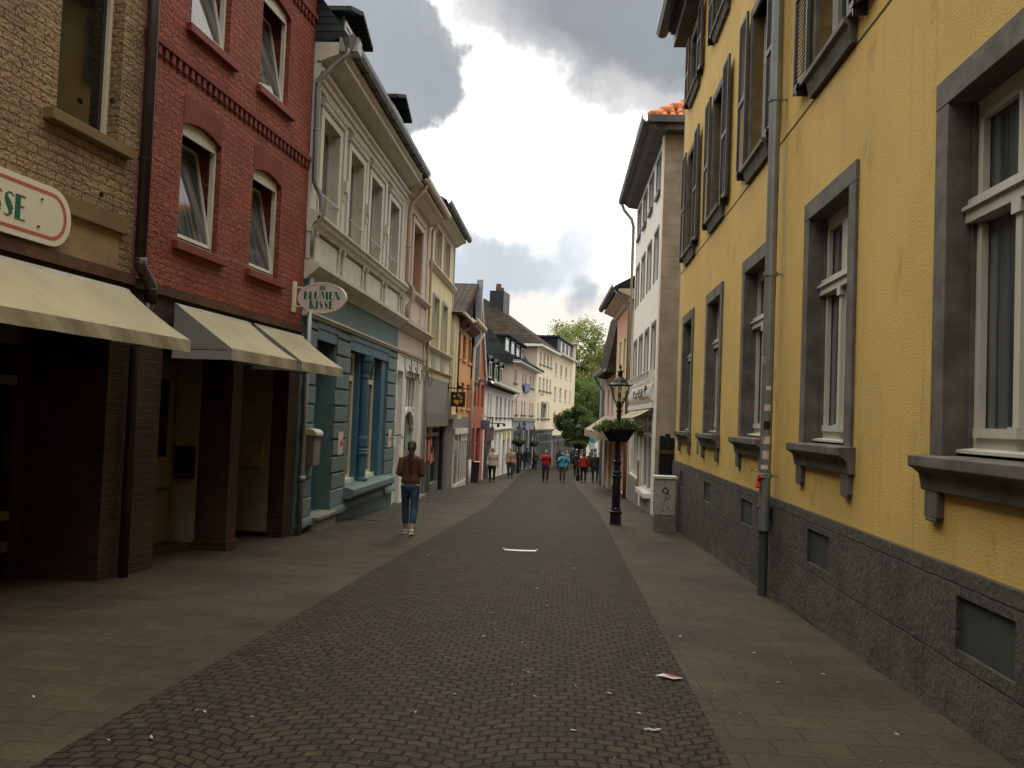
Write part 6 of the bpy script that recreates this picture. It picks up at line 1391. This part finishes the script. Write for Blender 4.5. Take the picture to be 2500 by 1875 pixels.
person(1201, 1164, (1206, 1093), False, 'grey haired woman in a pale cream coat walking towards us on the left', (.50, .47, .36), BL, hair=(.20, .16, .13), hairstyle='bob', stride=.5, coat=.10, build=1.1, depth=45.5)
person(1245, 1167, (1249, 1092), False, 'man in an open beige jacket over dark clothes, walking towards us', (.40, .27, .17), NAVY, hair=(.35, .25, .18), stride=.35, coat=.06, open_coat=(.02, .02, .03), build=1.1)
person(1267, 1153, (1266, 1096), True, 'dark clothed figure standing behind the distant left lamp post', BL, NAVY, hair=(.04, .03, .03), hairstyle='long', depth=66.5, stride=.2)
person(1285, 1148, (1288, 1093), True, 'broad man in black jacket and grey jeans, just right of the left lamp', (.010, .010, .014), (.05, .06, .08), stride=.4, build=1.2, turn=.15)
person(1306, 1149, (1309, 1101), True, 'woman with reddish blond hair in dark clothes, by the most distant lamp', (.04, .035, .03), (.02, .016, .022), hair=(.22, .10, .04), hairstyle='long', stride=.4, depth=70.5)
person(1331, 1176.5, (1333, 1099), False, 'man in a bright red jacket and dark trousers holding a hand to his chin', (.38, .012, .018), NAVY, hair=(.16, .13, .11), stride=.4, arms=('down', 'face'), build=1.15)
person(1372, 1177, (1374, 1104), False, 'woman in a light blue jacket and brown trousers raising a hand to her mouth', (.045, .30, .42), (.08, .05, .035), hair=(.03, .02, .015), stride=.3, arms=('pocket', 'face'), build=1.12, coat=.05)
person(1364, 1152, (1363, 1098), True, 'person with long dark hair partly hidden behind the woman in light blue', (.05, .02, .025), BL, hair=(.03, .015, .01), hairstyle='long', depth=73, stride=.3)
person(1382, 1153, (1382, 1100), False, 'person with a pale blue collar, half hidden behind the woman in light blue', (.16, .24, .36), BL, hair=(.03, .02, .02), depth=72, stride=.3)
person(1394, 1132, (1393, 1100), True, 'small dark figure walking away in the far distance, in the middle of the street', BL, BL, depth=104, stride=.4)
person(1406, 1161, (1410, 1103), True, 'man in a black coat hidden by the far lamp post', BL, (.03, .025, .04), depth=60, stride=.6, turn=-.1)
person(1424, 1178.6, (1427, 1105), True, 'person with dark hair in a red quilted jacket and black trousers, walking away', (.30, .022, .02), (.012, .010, .014), hair=(.035, .025, .02), stride=.35, build=1.12, coat=.02)
person(1438.5, 1153, (1441, 1104), True, 'reddish haired person in dark green, between the red jacket and the bald man', (.02, .03, .024), BL, hair=(.12, .05, .03), depth=68, stride=.4)
person(1452, 1178.6, (1457, 1104), True, 'balding man in a long dark jacket and blue jeans, walking away on the right', (.012, .016, .02), (.028, .05, .10), hair=(.30, .26, .22), bald=True, stride=.6, build=1.2, coat=.08)
person(1467, 1160, (1466, 1108), True, 'dark clothed person at the house wall, furthest right of the group', BL, BL, depth=60, stride=.3)

# ================================================================ small things in the street
def small_things():
    p = ghit(1154, 1177); x, y = p.x, p.y; z0 = gz(x, y)
    b = Node('litter_bin', WF, x, y, z0, 'dark grey rectangular litter bin with a white bag edge by the white drainpipe', 'bin')
    MB().prism([(x-.26, z0), (x+.26, z0), (x+.30, z0+.92), (x-.30, z0+.92)], y-.25, y+.25).build('body', plain('bin_grey', (.022, .026, .032), .55, var=.2), b, bevel=.02)
    MB().prism([(x-.32, z0+.93), (x+.32, z0+.93), (x+.30, z0+1.0), (x-.28, z0+1.0)], y-.28, y+.28).build('rim', MT['blackp'], b); MB().box(x+.05, x+.33, z0+.985, z0+1.03, y-.3, y+.1).build('bag_edge', MT['white'], b)
    # paw sign
    fo = Fr((PNK.P(10.42, 0, 0).x, PNK.P(10.42, 0, 0).y), (PNK.P(10.42, 0, 0).x+1, PNK.P(10.42, 0, 0).y), -1)
    u, z = 0, 0; y0 = PNK.P(10.1, 0, 0).y; x0 = PNK.P(10.1, 0, 0).x; F = Fr((x0, y0), (x0+1, y0), -1)
    s = Node('paw_sign', F, 0, 0, 1.6, 'square black hanging sign with an orange paw print above the grey shop', 'sign')
    d = ray(1118, 975); cx = d.x/d.y*y0-x0+.0; zc = CAM_Z+d.z/d.y*y0; h = .27
    MB().box(cx-h, cx+h, zc-h, zc+h, -.05, .05).build('board', MT['blackp'], s)
    fr = MB().box(cx-h-.01, cx+h+.01, zc+h, zc+h+.015, -.055, .055).box(cx-h-.01, cx+h+.01, zc-h-.015, zc-h, -.055, .055).box(cx-h-.012, cx-h, zc-h, zc+h, -.055, .055).box(cx+h, cx+h+.012, zc-h, zc+h, -.055, .055); fr.build('gold_border', MT['gold'], s)
    pw = MB()
    def el(a, b_, rx, rz, t=0.): pw.prism([(cx+a+rx*math.cos(i*math.pi/8)*math.cos(t)-rz*math.sin(i*math.pi/8)*math.sin(t), zc+b_+rx*math.cos(i*math.pi/8)*math.sin(t)+rz*math.sin(i*math.pi/8)*math.cos(t)) for i in range(16)], .05, .056)
    pw.prism([(cx-.17, zc-.05), (cx-.12, zc-.01), (cx-.03, zc-.03), (cx+.06, zc-.01), (cx+.04, zc-.07), (cx+.05, zc-.14), (cx+.0, zc-.21), (cx-.05, zc-.17), (cx-.13, zc-.14)], .05, .056)
    el(-.13, .11, .038, .058, -.1); el(.03, .15, .045, .062, -.6); el(.12, .07, .045, .062, -.7); el(.13, -.07, .04, .065, -.3); pw.build('paw_print', MT['gold'], s)
    br = MB().tube([(0, 0, zc+.42), (cx+.45, 0, zc+.40)], .022, 6).tube([(cx-.15, 0, zc+.41), (cx-.15, 0, zc+h)], .01, 4).tube([(cx+.15, 0, zc+.41), (cx+.15, 0, zc+h)], .01, 4).box(-.02, .03, zc+.25, zc+.55, -.04, .04)
    br.ell((cx+.05, 0, zc+.47), .10, .03, .05, 8, 5).ell((cx+.0, 0, zc+.54), .035, .03, .035, 6, 5); br.build('bracket', MT['black'], s)
    # grey-blue smile sign and the far pole with hanging signs
    y0 = 46.5; x0 = ORA.P(13.2, 0, 0).x; F = Fr((x0, y0), (x0+1, y0), -1); d = ray(1184, 1037); cx = d.x/d.y*y0-x0; zc = CAM_Z+d.z/d.y*y0
    s = Node('smile_sign', F, 0, 0, zc-.6, 'grey blue square hanging sign with a curved red smile, beside the red gabled house', 'sign')
    MB().box(cx-.22, cx+.25, zc-.26, zc+.24, -.05, .05).box(cx-.36, cx-.26, zc-.24, zc+.2, -.04, .04).build('board', MT['greyblue'], s)
    a = MB().tube([(cx-.12, .055, zc-.02), (cx-.06, .055, zc-.12), (cx+.02, .055, zc-.15), (cx+.10, .055, zc-.12), (cx+.15, .055, zc-.04)], [.012, .022, .026, .022, .01], 6); a.build('smile_mark', MT['magenta'], s)
    MB().tube([(-.02, 0, zc+.45), (cx+.55, 0, zc+.43)], .02, 6).tube([(cx-.1, 0, zc+.44), (cx-.1, 0, zc+.24)], .01, 4).tube([(cx+.12, 0, zc+.44), (cx+.12, 0, zc+.24)], .01, 4).lathe([(.02, 0), (.09, .0), (.09, .02), (.02, .02)], (cx+.0, 0, zc+.47), 10).build('bracket', MT['white'], s)
    y0 = 50.; x0 = WHI.P(2.0, 0, 0).x; F = Fr((x0, y0), (x0+1, y0), -1); d = ray(1202, 1033); cx = d.x/d.y*y0-x0; zc = CAM_Z+d.z/d.y*y0
    s = Node('iron_bracket_signs', F, 0, 0, zc-.5, 'black iron bracket with a small square sign and a diamond sign on the white house', 'sign')
    d2 = ray(1231, 1035); c2 = d2.x/d2.y*y0-x0; d1 = ray(1216.5, 1037); c1 = d1.x/d1.y*y0-x0
    MB().tube([(0, 0, zc), (c2, 0, zc)], .025, 6).tube([(cx, 0, zc+.25), (cx, 0, zc-.45)], .03, 6).tube([(0, 0, zc+.35), (cx, 0, zc+.35)], .015, 5).build('bracket', MT['black'], s)
    MB().box(c1-.07, c1+.07, zc-.22, zc-.02, -.03, .03).build('square_sign', MT['blackp'], s); MB().prism([(c2, zc+.02), (c2+.1, zc-.08), (c2, zc-.18), (c2-.1, zc-.08)], -.03, .03).build('diamond_sign', MT['blackp'], s)
    MB().lathe([(.07, 0), (.03, .14), (.005, .15)], (cx+.02, 0, zc+.24), 8).build('red_lamp', MT['red'], s)
    y0 = 72.; d = ray(1280, 1041); x = d.x/d.y*y0; zc = CAM_Z+d.z/d.y*y0; x0 = CRE.P(6, 0, 0).x; F = Fr((x0, y0), (x0+1, y0), -1); cx = x-x0
    s = Node('small_blue_sign', F, 0, 0, zc-.4, 'small blue sign with a white letter next to the distant left lamp', 'sign'); MB().box(cx-.12, cx+.12, zc-.32, zc+.32, -.04, .04).build('board', MT['blues'], s); MB().box(cx-.06, cx+.06, zc-.02, zc+.04, .04, .045).build('white_mark', MT['white'], s); MB().tube([(0, 0, zc+.36), (cx+.15, 0, zc+.36)], .02, 5).build('bracket', MT['black'], s)
    y0 = 82.; d = ray(1322, 962); x0 = HIP.P(1.2, 0, 0).x; F = Fr((x0, y0), (x0+1, y0), -1); cx = d.x/d.y*y0-x0; zc = CAM_Z+d.z/d.y*y0
    s = Node('orange_white_sign', F, 0, 0, zc-.4, 'folded orange and white sign standing out between windows of the corner house', 'sign'); MB().prism([(cx-.17, zc-.18), (cx, zc-.05), (cx, zc+.2), (cx-.17, zc+.1)], -.08, .08).build('white_panel', MT['white'], s); MB().prism([(cx-.1, zc-.22), (cx+.2, zc-.12), (cx+.2, zc+.05), (cx, zc-.05)], -.07, .09).build('orange_panel', MT['orangel'], s)
    # road plate, covers, leaflet, rag, white van
    p = ghit(1270, 1345); nd = Node('drain_plate', WF, p.x, p.y, gz(p.x, p.y), 'worn bright metal strip set into the cobbles in mid street', 'drain cover')
    m = MB(); z = gz(p.x, p.y)+.014
    N = 12
    for i in range(N):
        a0, a1 = -.26+.52*i/N, -.26+.52*(i+1)/N; f = lambda a: -.10+.5*a*a*1.6
        m.add([(p.x+a, p.y+f(a)+dy, z+gz(p.x, p.y+f(a)+dy)-gz(p.x, p.y)+dz) for a in (a0, a1) for dy in (-.10, .10) for dz in (0, .006)], [(0, 1, 3, 2), (4, 6, 7, 5), (1, 5, 7, 3), (0, 2, 6, 4), (0, 4, 5, 1), (2, 3, 7, 6)])
    m.build('strip', MT['steel'], nd)
    q = MB(); 
    for sx in (-.275, .265): q.box(p.x+sx-.012, p.x+sx+.022, z-.005, z+.014, p.y-.11, p.y+.13)
    q.build('end_frame', MT['blackp'], nd)
    for px, py, w, dd, lab in ((893, 1266, .45, .75, 'rusty iron cellar cover in the pavement before the blue house'), (1035, 1213, .45, .8, 'small iron cover in the pavement before the grey shop')):
        p = ghit(px, py); nd = Node('iron_cover', WF, p.x, p.y, gz(p.x, p.y), lab, 'drain cover'); m = MB()
        s0 = (gz(p.x, p.y+.5)-gz(p.x, p.y-.5)); 
        for i in range(7):
            a = p.x-w+2*w*i/7; pts = [(a, p.y-dd/2), (a+2*w/7-.02, p.y-dd/2), (a+2*w/7-.02, p.y+dd/2), (a, p.y+dd/2)]
            m.add([(X, Y, gz(X, Y)+.004+h_) for h_ in (0, .006) for X, Y in pts], [(0, 3, 2, 1), (4, 5, 6, 7), (0, 1, 5, 4), (1, 2, 6, 5), (2, 3, 7, 6), (3, 0, 4, 7)])
        m.build('bars', MT['grate'], nd)
    p = ghit(1630, 1661); z = gz(p.x, p.y)+.018
    m = MB().add([(p.x-.085, p.y+.035, z+.004), (p.x-.02, p.y+.065, z+.012), (p.x+.075, p.y+.03, z), (p.x+.11, p.y-.005, z+.004), (p.x+.03, p.y-.06, z+.01), (p.x-.04, p.y-.01, z+.014)], [(0, 5, 1), (5, 4, 1), (4, 2, 1), (4, 3, 2)])
    nd = Node('leaflet', WF, p.x, p.y, z-.018, 'crumpled pink and white leaflet lying on the cobbles at lower right', 'paper'); sh = m.build('sheet', MT['signp'], nd)
    MB().add([(p.x+.0, p.y+.045, z+.017), (p.x+.07, p.y+.028, z+.008), (p.x+.06, p.y+.0, z+.010), (p.x-.0, p.y+.02, z+.016)], [(0, 1, 2, 3)]).build('red_print', MT['red'], nd, sh)
    p = ghit(1595, 1790); nd = Node('torn_rag', WF, p.x, p.y, gz(p.x, p.y), 'pale grey torn scrap lying on the cobbles near the bottom of the picture', 'litter'); m = MB()
    for k in range(5): m.ell((p.x+.018*k-.04, p.y+.01*math.sin(k*2), gz(p.x, p.y)+.02), .02, .014, .006, 7, 4)
    m.build('scrap', MT['greywall'], nd)
    # little specks of paper and cigarette ends
    base = None; r = np.random.default_rng(21)
    spots = [(1335, 1483), (1310, 1440), (1400, 1310), (1210, 1540), (1290, 1645), (1250, 1675), (1305, 1705), (1405, 1680), (1015, 1745), (1110, 1700), (957, 1530), (1045, 1358), (1660, 1478), (1470, 1545), (1487, 1700), (1560, 1750), (1805, 1745), (1840, 1600), (1900, 1670), (2150, 1862), (370, 1810), (480, 1738), (500, 1745), (615, 1755), (265, 1812), (80, 1710), (860, 1810), (1275, 1572), (1400, 1390), (1080, 1240), (1200, 1500), (1350, 1240), (1520, 1640), (1660, 1560), (1700, 1475), (1930, 1620), (2010, 1651), (2190, 1800), (1500, 1855), (1325, 1260), (1180, 1560), (1050, 1290), (1580, 1600), (1400, 1790), (1745, 1690)]
    for i, (px, py) in enumerate(spots):
        p = ghit(px, py)
        if base is None:
            m = MB().tube([(p.x-.014, p.y, gz(p.x, p.y)+.019), (p.x, p.y+.003, gz(p.x, p.y)+.021), (p.x+.014, p.y, gz(p.x, p.y)+.019)], [.004, .006, .004], 6)
            base = m.build('paper_scrap', plain('dirty_paper', (.55, .52, .45), .8), None, fr=WF, o=(p.x, p.y, gz(p.x, p.y))); o = base
            tag(o, 'tiny whitish scrap of litter trodden into the street paving', 'litter', 'tiny scraps of litter on the paving')
        else: o = base.copy(); COL.objects.link(o); o.location = (p.x, p.y, gz(p.x, p.y))
        o.rotation_euler.z = r.random()*6; sc = .45+r.random()*.8; o.scale = (sc*(.8+.8*r.random()), sc, sc)
    # white van far away
    y0 = 128.; d = ray(1397, 1105); x = d.x/d.y*y0; z0 = gz(x, y0); F = Fr((x-1.0, y0), (x+1.0, y0), -1)
    v = Node('white_van', F, 1., 0, z0, 'white van parked in the far distance under the trees', 'van')
    MB().prism([(.05, z0+.35), (1.95, z0+.35), (2.0, z0+1.2), (1.8, z0+2.0), (.2, z0+2.0), (0, z0+1.2)], -2.2, 2.2).build('body', MT['white'], v, bevel=.05)
    MB().prism([(.18, z0+1.22), (1.82, z0+1.22), (1.68, z0+1.85), (.32, z0+1.85)], 2.2, 2.23).build('windscreen', MT['glass'], v)
    for u in (.1, 1.7): 
        MB().box(u, u+.22, z0, z0+.5, 1.2, 1.8).build('wheel', MT['blackp'], v); MB().box(u, u+.2, z0+.7, z0+.85, 2.2, 2.24).build('headlight', MT['steel'], v)
small_things()
